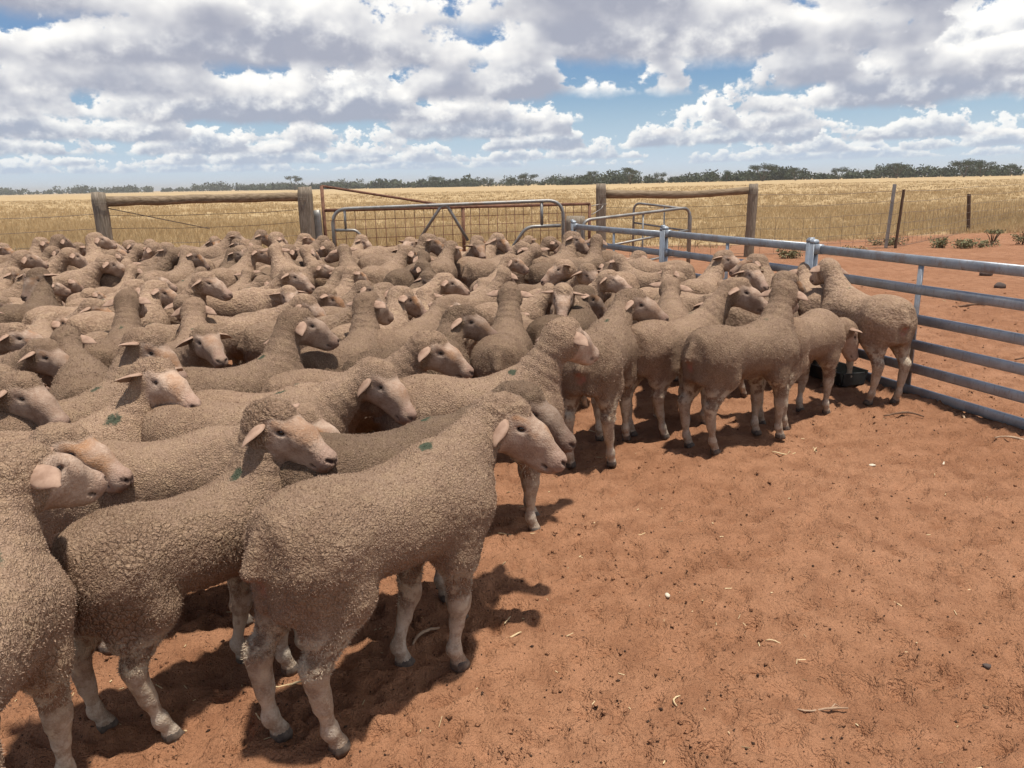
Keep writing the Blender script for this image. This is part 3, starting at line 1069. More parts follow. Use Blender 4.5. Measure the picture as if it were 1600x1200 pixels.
def grass_blades():
    out_v, out_c = [], []
    bands = [(16.4, 24, 15500, 1.0), (24, 38, 13000, 1.25), (38, 70, 11000, 1.9), (70, 150, 8000, 3.2)]
    for y0, y1, n, wk in bands:
        y = y0 + (y1 - y0) * rng.random(n)
        x = (rng.random(n) * 2 - 1) * (y * .76 + 2)
        edge = 17.0 + np.maximum(x - 5.5, 0) * .36 + .9 * fbm2(x, y, .8, 150, 2)
        k = y > edge
        dens = fbm2(x, y, .30, 160, 3)
        k &= (rng.random(n) < .35 + .65 * sm(dens, -.9, .3))
        x, y = x[k], y[k]
        z = gz(x, y)
        pat = fbm2(x, y, .12, 170, 2)
        nb = 9
        for b in range(nb):
            ang = rng.random(len(x)) * 6.283
            rad = rng.random(len(x)) * .13 * wk
            bx, by = x + rad * np.cos(ang), y + rad * np.sin(ang)
            hgt = (.08 + .20 * rng.random(len(x))**1.3) * (.75 + .35 * sm(pat, -.6, .6)) * (1.0 if wk < 2 else .95) * np.clip((y - 15.5) / 5, .45, 1)
            lean = rng.normal(0, .28, (len(x), 2)) * hgt[:, None]
            w = (.0055 + .007 * rng.random(len(x))) * wk
            dirn = rng.random(len(x)) * 3.1416
            cx, cy = np.cos(dirn) * w, np.sin(dirn) * w
            p0 = np.stack([bx - cx, by - cy, z - .01], 1)
            p1 = np.stack([bx + cx, by + cy, z - .01], 1)
            p2 = np.stack([bx + lean[:, 0] + cx * .5, by + lean[:, 1] + cy * .5, z + hgt], 1)
            p3 = np.stack([bx + lean[:, 0] - cx * .5, by + lean[:, 1] - cy * .5, z + hgt * .97], 1)
            out_v.append(np.stack([p0, p1, p2], 1).reshape(-1, 3))
            t = np.clip(rng.random(len(x)) * .7 + .3 * sm(pat, -.8, .8), 0, 1)
            out_c.append(np.repeat(t, 3))
    v = np.concatenate(out_v)
    c = np.concatenate(out_c)
    f = np.arange(len(v)).reshape(-1, 3)
    return v, f, c


def grass_material():
    m, nt, b = material("dry_grass", 0.8, 0.1)
    t = nt.attr('tint', out='Fac')
    c = nt.mix(t, (0.62, 0.47, 0.265), (0.40, 0.272, 0.138))
    nt.put(b.inputs['Base Color'], c)
    tr = nt.new('ShaderNodeBsdfTranslucent')
    nt.put(tr.inputs['Color'], c)
    ms = nt.new('ShaderNodeMixShader')
    ms.inputs[0].default_value = 0.3
    nt.l.new(b.outputs[0], ms.inputs[1])
    nt.l.new(tr.outputs[0], ms.inputs[2])
    out = [n for n in nt.n if n.type == 'OUTPUT_MATERIAL'][0]
    nt.l.new(ms.outputs[0], out.inputs['Surface'])
    return m


v_, f_, c_ = grass_blades()
gm = np_mesh('dry_grass', v_, f_, grass_material(), smooth=False)
at = gm.attributes.new('tint', 'FLOAT', 'POINT')
at.data.foreach_set('value', c_.astype(np.float32))
tag(link('dry_grass', gm), 'dry golden grass covering the paddock behind the yards', 'grass', kind='stuff')


# ------------------------------------------------------------------ trees on the skyline
M_BARK = simple("bark", (0.085, 0.062, 0.045), (0.15, 0.115, 0.085), 6, 0.9, 0.1, 0.5, 0.03)


def leaf_material(name, c1, c2):
    m, nt, b = material(name, 0.7, 0.15)
    co = nt.coord('Object')
    n = nt.noise(co, 0.8, 3, 0.6)
    t = nt.attr('tint', out='Fac')
    c = nt.mix(nt.m('ADD', n * 0.5, t * 0.5, clamp=True), c1, c2)
    nt.put(b.inputs['Base Color'], c)
    return m


M_LEAF = leaf_material("mallee_leaf", (0.030, 0.040, 0.019), (0.080, 0.090, 0.045))


def leaf_cloud(rg, clumps, size, per):
    """leaf-sized faces scattered through a crown; clumps = (centre, radii)"""
    vs, tint = [], []
    for c, r in clumps:
        n = int(per * (r[0] * r[1] * r[2])**(2 / 3) / size**2) + 12
        d = rg.normal(size=(n, 3)); d /= np.linalg.norm(d, axis=1)[:, None]
        rad = rg.random(n)**.42
        p = np.array(c) + d * rad[:, None] * np.array(r)
        p[:, 2] += .25 * r[2] * (rad**2) * (d[:, 2] > 0)
        a = rg.normal(size=(n, 3)); a /= np.linalg.norm(a, axis=1)[:, None]
        b = np.cross(a, rg.normal(size=(n, 3))); b /= np.linalg.norm(b, axis=1)[:, None]
        s = size * (.6 + .8 * rg.random(n))[:, None]
        q = np.stack([p - a * s, p + b * s * .45, p + a * s, p - b * s * .45], 1)
        vs.append(q.reshape(-1, 3))
        tint.append(np.repeat(rg.random(n), 4))
    v = np.concatenate(vs)
    return v, np.arange(len(v)).reshape(-1, 4), np.concatenate(tint)


def cloud_mesh(name, v, f, t, mat):
    me = np_mesh(name, v, f, mat, smooth=False)
    a = me.attributes.new('tint', 'FLOAT', 'POINT')
    a.data.foreach_set('value', t.astype(np.float32))
    return me


def tree_meshes(seed, h, spread, flat):
    rg = np.random.default_rng(seed)
    mb = MB()
    clumps = []
    nst = 3 if flat else 2
    for i in range(nst):
        a = 6.283 * i / nst + rg.random()
        L = h * (.50 + .18 * rg.random())
        ex, ey = math.cos(a) * spread * .32, math.sin(a) * spread * .32
        pts = [(math.cos(a) * .12, math.sin(a) * .12, -.2), (ex * .35, ey * .35, L * .45), (ex * .75, ey * .75, L * .8), (ex, ey, L)]
        mb.tube(pts, [.16 * h / 6, .12 * h / 6, .09 * h / 6, .05 * h / 6], 6)
        for k in range(3):
            b = a + rg.normal(0, .9)
            q = (ex + math.cos(b) * spread * .3 * rg.random(), ey + math.sin(b) * spread * .3 * rg.random(), L + h * (.12 + .18 * rg.random()))
            mb.tube([pts[2], (np.array(pts[2]) * .4 + np.array(q) * .6), q], [.06 * h / 6, .045 * h / 6, .02 * h / 6], 5)
            rr = spread * (.22 + .12 * rg.random())
            clumps.append((q, (rr, rr, rr * (.38 if flat else .62))))
            if rg.random() < .6:
                q2 = (q[0] + rg.normal(0, .2) * spread, q[1] + rg.normal(0, .2) * spread, q[2] - h * .10 * rg.random())
                clumps.append((q2, (rr * .7, rr * .7, rr * .35)))
    v, f, t = leaf_cloud(rg, clumps, .20 * h / 6, 3.2)
    return mb.mesh('trunk', M_BARK), cloud_mesh('crown', v, f, t, M_LEAF)


TREES = [tree_meshes(30 + i, 6.0, 5.0 + (i % 3), i % 2 == 0) for i in range(6)]


def tree(kind, x, y, s, rz, label):
    o = empty('mallee_tree', (x, y, gz1(x, y) - .05), rz)
    o.scale = (s, s, s)
    tr, cr = TREES[kind]
    link('trunk', tr, o); link('crown', cr, o)
    tag(o, label, 'tree', 'trees standing above the skyline belt')
    return o


def belt(name, label, segs, seed, size):
    """a far wood that reads as one mass; segs = (x0, y0, x1, y1, count, height)"""
    rg = np.random.default_rng(seed)
    clumps = []
    for x0, y0, x1, y1, n, hh in segs:
        for i in range(n):
            t = rg.random()
            x, y = x0 + (x1 - x0) * t, y0 + (y1 - y0) * t + rg.normal(0, .02) * y0
            h = hh * (.55 + .55 * rg.random()) * (.8 + .35 * math.sin(t * 37 + seed) * math.sin(t * 11))
            r = h * (.45 + .35 * rg.random())
            z0 = gz1(x, y)
            clumps.append(((x, y, z0 + h * .62), (r, r, h * .36)))
            clumps.append(((x + rg.normal(0, r * .5), y, z0 + h * .27), (r * 1.3, r * .7, h * .34)))
    v, f, t = leaf_cloud(rg, clumps, size, 2.6)
    tag(link(name, cloud_mesh(name, v, f, t, M_LEAF)), label, 'woodland', kind='stuff')


belt('woodland', 'dark belt of mallee scrub along the skyline behind the paddock', [(-40, 430, 40, 330, 80, 4.6), (20, 312, 240, 238, 400, 4.3)], 61, .48)
belt('woodland', 'pale hazy belt of far trees along the skyline', [(-760, 900, -150, 800, 280, 8.0), (-240, 720, -20, 440, 170, 5.4)], 62, 1.3)

for k, px, Y, s, lab in [
    (0, 985, 262, 1.25, 'spreading flat topped mallee above the belt left of the right log rail'),
    (1, 1030, 268, 0.95, 'bushy rounded tree in the belt behind the right log rail'),
    (2, 1185, 248, 1.28, 'tall open crowned mallee above the post ending the right log rail'),
    (3, 1130, 255, 0.85, 'low dense tree in the dark belt over the middle of the right log rail'),
    (4, 1235, 246, 0.92, 'flat crowned tree just clear of the belt behind the first steel post'),
    (5, 1300, 243, 0.85, 'low bushy tree in the dark belt left of the galvanised fence post'),
    (0, 1388, 240, 1.05, 'slender mallee with sparse top above the galvanised fence post'),
    (2, 1490, 236, 1.22, 'tall mallee with two layered crowns above the leaning brown fence post'),
    (4, 1515, 235, 1.15, 'mallee with flat layered crown on the far side of the leaning post'),
    (1, 1560, 236, 0.95, 'rounded dark tree in the belt near the picture edge'),
    (0, 925, 300, 1.15, 'open crowned mallee in the belt beside the squared timber post'),
    (2, 830, 330, 1.2, 'wispy mallee in the belt above the galvanised hurdle'),
    (1, 770, 345, 0.95, 'rounded tree where the dark belt thins out toward the hazy trees'),
    (0, 478, 520, 2.1, 'tall hazy tree rising right above the squared timber post with the round rail'),
    (3, 12, 720, 2.6, 'tall hazy tree standing at the far end of the pale belt'),
    (2, 690, 420, 1.4, 'pale tree above the sloping brace of the rusty gate'),
]:
    x = (px - 800) / 1202 * Y * 1.0
    tree(k, x, Y, s * .68, k * 1.7 + px, lab)


# ------------------------------------------------------------------ fences, gates and posts
def galv(name, c1, c2, rough=0.45):
    m, nt, b = material(name, rough, 0.5)
    co = nt.coord('Object')
    n = nt.noise(co, 9, 4, 0.65)
    n2 = nt.noise(nt.vm('MULTIPLY', co, (1, 1, 0.3)), 60, 3, 0.6)
    sp = nt.voro(co, 55, 'F1')
    c = nt.mix(nt.ss(n, 0.3, 0.7), c1, c2)
    c = nt.mix(nt.ss(n2, 0.52, 0.72) * 0.5, c, (0.20, 0.15, 0.11))
    c = nt.mix(nt.ss(nt.noise(co, 3.1, 5, 0.7), 0.56, 0.68) * 0.55, c, (0.235, 0.145, 0.095))
    nt.put(b.inputs['Base Color'], c)
    b.inputs['Metallic'].default_value = 0.6
    nt.put(b.inputs['Roughness'], nt.m('ADD', nt.ss(n, 0.2, 0.8, 0.36, 0.58), sp * 0.08))
    nt.put(b.inputs['Normal'], nt.bump(n2, 0.12, 0.003))
    return m


M_GALV = galv("galvanised_steel", (0.255, 0.275, 0.300), (0.36, 0.385, 0.41))
M_GALV_OLD = galv("weathered_steel", (0.20, 0.19, 0.175), (0.30, 0.285, 0.265))
M_RUST = simple("rusty_steel", (0.105, 0.048, 0.028), (0.20, 0.098, 0.060), 14, 0.8, 0.3, 0.4, 0.004)
M_WIRE = simple("old_wire", (0.13, 0.10, 0.08), (0.22, 0.17, 0.13), 20, 0.7, 0.3)
M_TIMBER = simple("grey_timber", (0.150, 0.118, 0.084), (0.285, 0.235, 0.180), 7, 0.92, 0.1, 0.9, 0.012, 5, (9, 9, 1.0))
M_LOG = simple("brown_log", (0.155, 0.110, 0.068), (0.285, 0.215, 0.142), 6, 0.92, 0.1, 0.9, 0.012, 5, (1.0, 6, 6))
M_POST = simple("brown_post", (0.075, 0.045, 0.030), (0.14, 0.09, 0.06), 9, 0.9, 0.15, 0.6, 0.006, 4, (6, 6, 1))


def oval(w, h, n=16, e=2.8):
    """rounded flat-sided rail profile: across, up"""
    out = []
    for j in range(n):
        a = 2 * math.pi * (j + .5) / n
        c, s = math.cos(a), math.sin(a)
        out.append((w / 2 * math.copysign(abs(c)**(2 / e), c), h / 2 * math.copysign(abs(s)**(2 / e), s)))
    return out


RAILZ = [.885, .700, .510, .345, .190, .042]


def yard_panel(a, b, label, near_lug=True):
    """six-rail galvanised yard panel between ground points a and b"""
    A, B = Vector((*a, 0)), Vector((*b, 0))
    L = (B - A).length
    ang = math.atan2(B.y - A.y, B.x - A.x)
    o = empty('yard_fence', (*a, gz1(*a) - .003), ang)
    tag(o, label, 'fence panel', 'galvanised yard panels on the fence')
    for z in RAILZ:
        m = MB(); m.tube([(.045, 0, z), (L / 2, 0, z - .003), (L - .045, 0, z)], 1, prof=oval(.034, .064, 16))
        m.build('rail', M_GALV, o)
    m = MB(); m.tube([(L / 2, .0, .012), (L / 2, .0, .86)], 1, prof=oval(.040, .014, 10, 4), upref=(0, 1, 0))
    m.build('upright', M_GALV, o)
    for x in (.022, L - .022):
        m = MB()
        m.tube([(x, 0, 0), (x, 0, .925)], 1, prof=oval(.050, .050, 16, 6), upref=(0, 1, 0))
        post = m.build('end_post', M_GALV, o)
        c = MB()
        c.ring_loft([[(x + q[0] * k, q[1] * k, zz) for q in oval(.054, .054, 16, 6)] for zz, k in ((.9265, 1.0), (.938, 1.0), (.950, .8), (.955, .4))])
        c.build('cap', M_GALV, post)
    # hinge sleeve and pin that couple it with its neighbour
    m = MB()
    m.tube([(-.016, .0, .80), (-.016, .0, .935)], .019, 12)
    pin = m.build('coupling_sleeve', M_GALV, o)
    m = MB(); m.tube([(-.016, .0, .936), (-.016, 0, .965)], .024, 12); m.build('pin_head', M_GALV, pin)
    m = MB(); m.tube([(-.016, .0, .12), (-.016, .0, .24)], .019, 12); m.build('coupling_sleeve', M_GALV, o)
    for z in (RAILZ[0], RAILZ[1]):
        m = MB()
        m.box((.075, 0, z), .06, .042, .072)
        m.build('weld_sleeve', M_GALV, o)
    return o


F1, F2, F3, F4 = (2.935, 3.92), (2.30, 5.90), (1.56, 7.86), (.79, 9.66)
yard_panel(F2, F1, 'six rail galvanised yard panel nearest the camera with a flat upright')
yard_panel(F3, F2, 'middle galvanised yard panel half hidden by sheep beside the log rail end post')
yard_panel(F4, F3, 'farthest galvanised yard panel ending at the tubular hurdle')


def bend(pts, r, n=6):
    """round the corners of a polyline"""
    P = [Vector(p) for p in pts]
    out = [P[0]]
    for i in range(1, len(P) - 1):
        a, b = (P[i - 1] - P[i]), (P[i + 1] - P[i])
        k = min(r, a.length * .49, b.length * .49)
        p0, p1 = P[i] + a.normalized() * k, P[i] + b.normalized() * k
        for j in range(n + 1):
            t = j / n
            out.append(p0 * (1 - t)**2 + P[i] * 2 * t * (1 - t) + p1 * t * t)
    out.append(P[-1])
    return out


def rel(o, pts):
    b = Vector(o.location)
    return [Vector(p) - b for p in pts]


# galvanised hurdle with rounded ends at the back of the yard
h0, h1 = Vector((-2.19, 9.78, 0)), Vector((.675, 9.74, 0))
def hp(t, z): return h0.lerp(h1, t) + Vector((0, 0, z))
o = empty('yard_hurdle', h0)
tag(o, 'galvanised hurdle with rounded ends and an inverted V brace before the rusty gate', 'gate')
def hb(name, pts, r, par=None):
    m = MB(); m.tube(rel(o, pts), r, 12)
    return m.build(name, M_GALV_OLD, par or o)
hb('frame', bend([hp(.0, .0), hp(0, 1.135), hp(1, 1.19), hp(1, .0)], .20, 8), .0215)
hb('brace', bend([hp(.375, .75), hp(.475, 1.150), hp(.500, 1.150), hp(.585, .72)], .05, 5), .019)
hb('corner_brace', bend([hp(0.01, .88), hp(.10, .875), hp(.15, .70)], .05), .018)
hb('corner_strut', [hp(.055, 1.12), hp(.055, .89)], .016)
hb('corner_brace', bend([hp(.99, .885), hp(.84, .875), hp(.735, .45)], .10), .021)
hb('corner_strut', [hp(.908, 1.165), hp(.908, .895)], .018)
hb('rail', [hp(.0, .46), hp(1, .46)], .019)
hb('rail', [hp(.0, .16), hp(1, .16)], .019)

# rusty mesh gate behind it
g0, g1 = Vector((-2.86, 12.2, 0)), Vector((1.44, 14.0, 0))
def gp(t, z): return g0.lerp(g1, t) + Vector((0, 0, z))
o = empty('mesh_gate', g0)
tag(o, 'rusty steel mesh gate with a sloping brace up to its tall hinge stile', 'gate')
def gb(name, pts, r, mat=M_RUST):
    m = MB(); m.tube(rel(o, pts), r, 10)
    return m.build(name, mat, o)
def gtop(t): return 1.055 - .03 * t
gb('stile', [gp(0, .05), gp(0, 1.425)], .027)
gb('stile', [gp(1, .05), gp(1, gtop(1))], .027)
gb('brace', [gp(.0, 1.42), gp(.44, gtop(.44) + .02)], .020)
gb('top_rail', [gp(0.0, gtop(0)), gp(1, gtop(1))], .027)
gb('bottom_rail', [gp(0, .08), gp(1, .08)], .024)
gb('mid_stile', [gp(.49, .09), gp(.49, gtop(.49))], .024)
for i in range(1, 29):
    t = i / 29
    gb('mesh_wire', [gp(t, .09), gp(t, gtop(t))], .0055)
for i in range(1, 7):
    z = gtop(.5) * (1 - i / 7.2)
    gb('mesh_wire', [gp(0, z), gp(1, z * .985)], .005)
m = MB(); m.tube(rel(o, [gp(1, .82), gp(1.02, .86), gp(1.05, .93), gp(1.06, 1.0)]), .008, 6); m.tube(rel(o, [gp(1, .98), gp(1.04, 1.01), gp(1.075, 1.01)]), .008, 6)
m.build('latch_chain', M_GALV_OLD, o)


def timber_post(mb, x, y, h, r, lean=(0, 0), n=14, seed=0, square=False):
    rg = random.Random(seed)
    rings = []
    for i, t in enumerate((0, .2, .4, .6, .8, .93, 1.0)):
        k = 1.0 if i < 6 else .90
        ring = []
        for j in range(n):
            a = 2 * math.pi * j / n
            c, s = math.cos(a), math.sin(a)
            e = 2 / 7 if square else 1
            rr = r * k * (1 + rg.uniform(-.045, .045))
            ring.append((x + lean[0] * t + rr * math.copysign(abs(c)**e, c), y + lean[1] * t + rr * math.copysign(abs(s)**e, s), -.25 + (h + .25) * t + (rg.uniform(-.008, .008) if i == 6 else 0)))
        rings.append(ring)
    mb.ring_loft(rings)


def end_assembly(p, q, hp_, hq, zp, zq, r, rl, label, bowed=0.0, seed=1, square=(False, False), brace=None):
    o = empty('strainer_assembly', (p[0], p[1], gz1(*p)))
    tag(o, label, 'fence', 'timber strainer assemblies on the paddock fence')
    d = Vector((q[0] - p[0], q[1] - p[1], 0))
    m = MB(); timber_post(m, 0, 0, hp_, r, (-.015, 0), seed=seed, square=square[0]); m.build('post', M_TIMBER, o)
    m = MB(); timber_post(m, d.x, d.y, hq, r, (.02, 0), seed=seed + 1, square=square[1]); m.build('post', M_TIMBER, o)
    u = d.normalized()
    rg = random.Random(seed)
    pts, rads = [], []
    for i in range(13):
        t = i / 12
        pp = u * (r * .8) + (d - u * r * 1.6) * t
        pts.append((pp.x, pp.y, zp + (zq - zp) * t - bowed * math.sin(math.pi * t**1.15) + rg.uniform(-.006, .006)))
        rads.append(rl * (1 + rg.uniform(-.07, .07) + .10 * math.sin(3 * t + seed)))
    m = MB(); m.tube(pts, rads, 12)
    m.build('log_rail', M_LOG, o)
    if brace:
        m = MB(); m.tube([Vector((0, 0, brace[0])) + d * .03, d * brace[1] + Vector((0, 0, brace[2]))], .007, 6)
        m.build('brace_wire', M_WIRE, o)
    for k in range(2):      # twitched tie wires round the tops
        for pt in (Vector((0, 0, 0)), d):
            m = MB()
            zz = zp - .02 - .03 * k
            m.tube([(pt.x + (r + .012) * math.cos(a), pt.y + (r + .012) * math.sin(a), zz) for a in np.linspace(0, 2 * math.pi, 15)], .004, 5)
            m.build('tie_wire', M_WIRE, o)
    return o


end_assembly((-5.66, 11.0), (-3.09, 12.0), 1.40, 1.42, 1.275, 1.275, .098, .070, 'weathered timber strainer posts joined by a round log rail near the hazy trees', .0, 3, (False, True), (1.18, .50, .85))
end_assembly((1.70, 14.4), (4.42, 14.35), 1.37, 1.31, 1.185, 1.20, .088, .068, 'timber strainer posts joined by a bowed split log behind the steel yard panels', .045, 8, (True, False), None)

m = MB(); timber_post(m, 0, 0, 1.06, .05, (-.02, 0), 10, 4, True)
tag(m.build('gate_post', M_GALV_OLD, None, True, (-2.93, 12.15, 0)), 'short grey steel post between the squared timber post and the rusty gate', 'post')
m = MB(); timber_post(m, 0, 0, .93, .14, (.0, 0), 12, 5, True)
tag(m.build('timber_stump', M_TIMBER, None, True, (.95, 11.2, 0)), 'short thick grey timber post behind the end of the galvanised hurdle', 'post')

# two tubular portable hurdles
def tube_hurdle(a, b, za, zb, label, down_a, ups, mids, r=.021):
    A, B = Vector((*a, 0)), Vector((*b, 0))
    o = empty('tube_hurdle', A)
    tag(o, label, 'hurdle', 'tubular steel hurdles behind the yard fence')
    d = B - A
    def q(t, z): return d * t + Vector((0, 0, z))
    def put(name, pts, rr):
        m = MB(); m.tube(pts, rr, 10); m.build(name, M_GALV_OLD, o)
    put('frame', bend([q(0, down_a), q(0, za), q(1, zb), q(1, .05)], .13, 7), r)
    for z0, z1 in mids:
        put('rail', [q(0.0, z0), q(1, z1)], r * .75)
    for t in ups:
        put('upright', [q(t, .1), q(t, za + (zb - za) * t)], r * .6)
tube_hurdle((.97, 10.3), (2.53, 11.0), .915, 1.03, 'near tubular hurdle with rounded corner rising behind the farthest yard panel', .05, (.55,), ((.52, .72), (.2, .42)))
tube_hurdle((1.86, 11.7), (2.56, 11.05), 1.09, 1.0, 'smaller tubular hurdle standing behind the near one below the bowed log', .05, (.55,), ((.80, .70), (.4, .4)), .018)

# wire mesh fence running away on both sides
def wire_fence(pts, label, zs, stays):
    o = empty('wire_fence', (*pts[0], 0))
    tag(o, label, 'wire fence', 'wire fences round the paddock')
    W = [Vector((x, y, gz1(x, y))) for x, y in pts]
    rg = random.Random(len(pts))
    for z in zs:
        P = []
        for i in range(len(W) - 1):
            for k in range(6):
                t = k / 6
                P.append(W[i].lerp(W[i + 1], t) + Vector((0, 0, z - .035 * math.sin(math.pi * t) * (1 if z > .3 else .4) + rg.uniform(-.008, .008))) - W[0])
        P.append(W[-1] + Vector((0, 0, z)) - W[0])
        m = MB(); m.tube(P, .0042 if z > .9 else .0036, 5, False); m.build('wire', M_WIRE, o)
    m = MB()
    for i in range(len(W) - 1):
        L = (W[i + 1] - W[i]).length
        for k in range(int(L / stays)):
            p = W[i].lerp(W[i + 1], (k + .5) * stays / L) - W[0]
            m.tube([p + Vector((0, 0, zs[0])), p + Vector((rg.uniform(-.03, .03), 0, zs[-3]))], .0028, 4, False)
    s = m.build('stay_wires', M_WIRE, o)
    s['kind'] = 'stuff'
wire_fence([(4.50, 14.36), (7.53, 15.56), (7.69, 15.52), (11.6, 19.7), (17.5, 26)], 'sagging wire mesh fence running off past the steel posts', [.04, .18, .33, .50, .70, .92, 1.12], .32)
wire_fence([(1.78, 14.42), (4.36, 14.38)], 'wire strands strung below the bowed log rail', [.06, .22, .38, .55, .75, .95], .30)
wire_fence([(-5.70, 11.0), (-9.3, 10.0), (-13.5, 8.9)], 'wire strands running off beyond the round log rail post', [.1, .3, .5, .7, .9, 1.1], .45)
wire_fence([(-5.60, 11.04), (-3.2, 11.96)], 'wire strands strung below the round log rail', [.1, .3, .5, .7, .9, 1.08], .45)

def field_post(name, x, y, h, lean, r, mat, label):
    m = MB()
    if name == 'steel_post':
        m.tube([(0, 0, -.2), (lean, 0, h)], 1, prof=[(-.034, -.004), (.034, -.004), (.034, .004), (.005, .005), (.005, .030), (-.005, .030), (-.005, .005), (-.034, .004)], upref=(0, 1, 0))
    else:
        timber_post(m, 0, 0, h, r, (lean, 0), 9, int(x * 7))
    tag(m.build(name, mat, None, False, (x, y, gz1(x, y))), label, 'fence post', 'posts along the wire fence')
field_post('steel_post', 7.53, 15.56, 1.24, .06, .03, M_GALV_OLD, 'tall grey galvanised post in the wire fence')
field_post('wooden_post', 7.69, 15.50, 1.14, .06, .028, M_POST, 'thin brown post standing close beside the grey galvanised one')
field_post('wooden_post', 11.62, 19.7, .93, -.13, .045, M_POST, 'dark brown post leaning over alone farther along the wire fence')


# ---- weeds by the wire fence
M_WEED = leaf_material("weed_leaf", (0.13, 0.125, 0.065), (0.26, 0.235, 0.12))
M_STRAWLEAF = leaf_material("dry_weed", (0.20, 0.15, 0.07), (0.34, 0.26, 0.13))


def weed(x, y, h, spread, label, seed, flat=False, mat=M_WEED, n=9):
    rg = np.random.default_rng(seed)
    o = empty('weed_plant', (x, y, gz1(x, y)))
    tag(o, label, 'plant', 'weeds growing along the wire fence')
    mb = MB(); clumps = []
    for i in range(n):
        a = 6.283 * i / n + rg.random()
        t = rg.random()
        hx, hy = math.cos(a) * spread * (.25 + .75 * t), math.sin(a) * spread * .5 * (.25 + .75 * t)
        hh = h * (.9 if flat else (.45 + .55 * rg.random()))
        b0 = (0, 0, 0) if flat else (hx * .7, hy * .7, 0)
        mb.tube([b0, (hx * .5, hy * .5, hh * .6), (hx, hy, hh)], [.010, .008, .004], 5)
        clumps.append(((hx, hy, hh), (.07, .06, .03 if flat else .05)))
        clumps.append(((hx * .75, hy * .75, hh * (.9 if flat else .55)), (.08, .06, .03 if flat else .07)))
    mb.build('stem', M_POST, o)
    v, f, t = leaf_cloud(rg, clumps, .022, .7)
    link('leaves', cloud_mesh('leaves', v, f, t, mat), o)
for x, y, h, sp, lab, sd, fl, mt, n in [
    (9.78, 15.75, .42, .30, 'weed with a flat green top on one dark stem by the wire fence', 1, True, M_WEED, 9),
    (10.45, 15.75, .34, .32, 'bushy grey green weed nearest the picture edge by the wire fence', 2, False, M_WEED, 12),
    (8.55, 15.45, .24, .30, 'upright weed just beyond the thin brown post', 3, False, M_WEED, 12),
    (9.15, 15.35, .15, .55, 'low spreading mat of dull green weeds between two taller weeds', 4, False, M_WEED, 22),
    (5.02, 13.9, .22, .26, 'small green weed at the foot of the timber post ending the bowed log', 5, False, M_WEED, 12),
    (6.25, 14.6, .12, .60, 'low dry weeds behind the coupled panel posts', 6, False, M_STRAWLEAF, 22),
    (7.9, 16.2, .16, .45, 'low green weeds behind the thin brown post', 7, False, M_WEED, 16),
    (-5.45, 10.9, .82, .05, 'small dead sprig sticking up beside the round rail timber post', 8, False, M_STRAWLEAF, 3),
]:
    weed(x, y, h * .75, sp * .9, lab, sd, fl, mt, n)

# ---- black trough shape added in place of dark shade by the fence
o = empty('shade_trough', (2.20, 5.52, gz1(2.20, 5.52)), math.atan2(F2[1] - F1[1], F2[0] - F1[0]))
tag(o, 'low black trough shape standing in for dark shade at the foot of the steel panel', 'trough')
m = MB()
sec = [(-.12, .11), (-.09, .015), (.09, .015), (.12, .11), (.105, .11), (.08, .03), (-.08, .03), (-.105, .11)]
m.ring_loft([[(x, y, z) for y, z in sec] for x in (-.45, .45)])
for x in (-.45, .45):
    m.box((x, 0, .06), .012, .18, .08)
m.build('shade_body', simple("shade_black", (0.012, 0.013, 0.012), (0.03, 0.03, 0.028), 12, 0.6, 0.3), o, False)


# ------------------------------------------------------------------ litter on the red earth
M_STRAW = simple("straw", (0.60, 0.46, 0.27), (0.44, 0.32, 0.17), 30, 0.8, 0.2)
M_STICK = simple("dark_stick", (0.10, 0.055, 0.035), (0.18, 0.11, 0.07), 30, 0.9, 0.1, 0.5, 0.003)
M_PALESTICK = simple("pale_stick", (0.42, 0.30, 0.20), (0.30, 0.19, 0.12), 30, 0.9, 0.1, 0.5, 0.003)
M_DUNG = simple("dung", (0.035, 0.020, 0.014), (0.075, 0.043, 0.028), 40, 0.9, 0.1)
M_STONE = simple("dark_stone", (0.07, 0.05, 0.042), (0.12, 0.09, 0.075), 14, 0.9, 0.2, 0.7, 0.01)
M_CHIP = simple("pale_chip", (0.50, 0.42, 0.31), (0.62, 0.55, 0.43), 40, 0.8, 0.2)


def stick(name, x, y, ang, L, r, curve, mat, label, seed, twig=False):
    rg = random.Random(seed)
    m = MB()
    z = gz1(x, y) + r * .9
    pts, rad = [], []
    for i in range(9):
        t = i / 8 - .5
        pts.append((t * L, curve * L * (1 - 4 * t * t) + rg.uniform(-.02, .02) * L, .012 * math.sin(5 * t + seed) * min(1, L * 4) + rg.uniform(0, .002)))
        rad.append(r * (1 - .45 * abs(t) * 1.6) * rg.uniform(.85, 1.1))
    m.tube(pts, rad, 7)
    if twig:
        m.tube([pts[5], (pts[5][0] + L * .12, pts[5][1] + L * .12, .01), (pts[5][0] + L * .2, pts[5][1] + L * .10, .004)], [r * .6, r * .5, r * .3], 6)
    o = m.build(name, mat, None, True, (x, y, z))
    o.rotation_euler = (0, 0, ang)
    tag(o, label, 'straw' if 'straw' in name else 'stick', 'bits of straw and stick lying on the red earth')


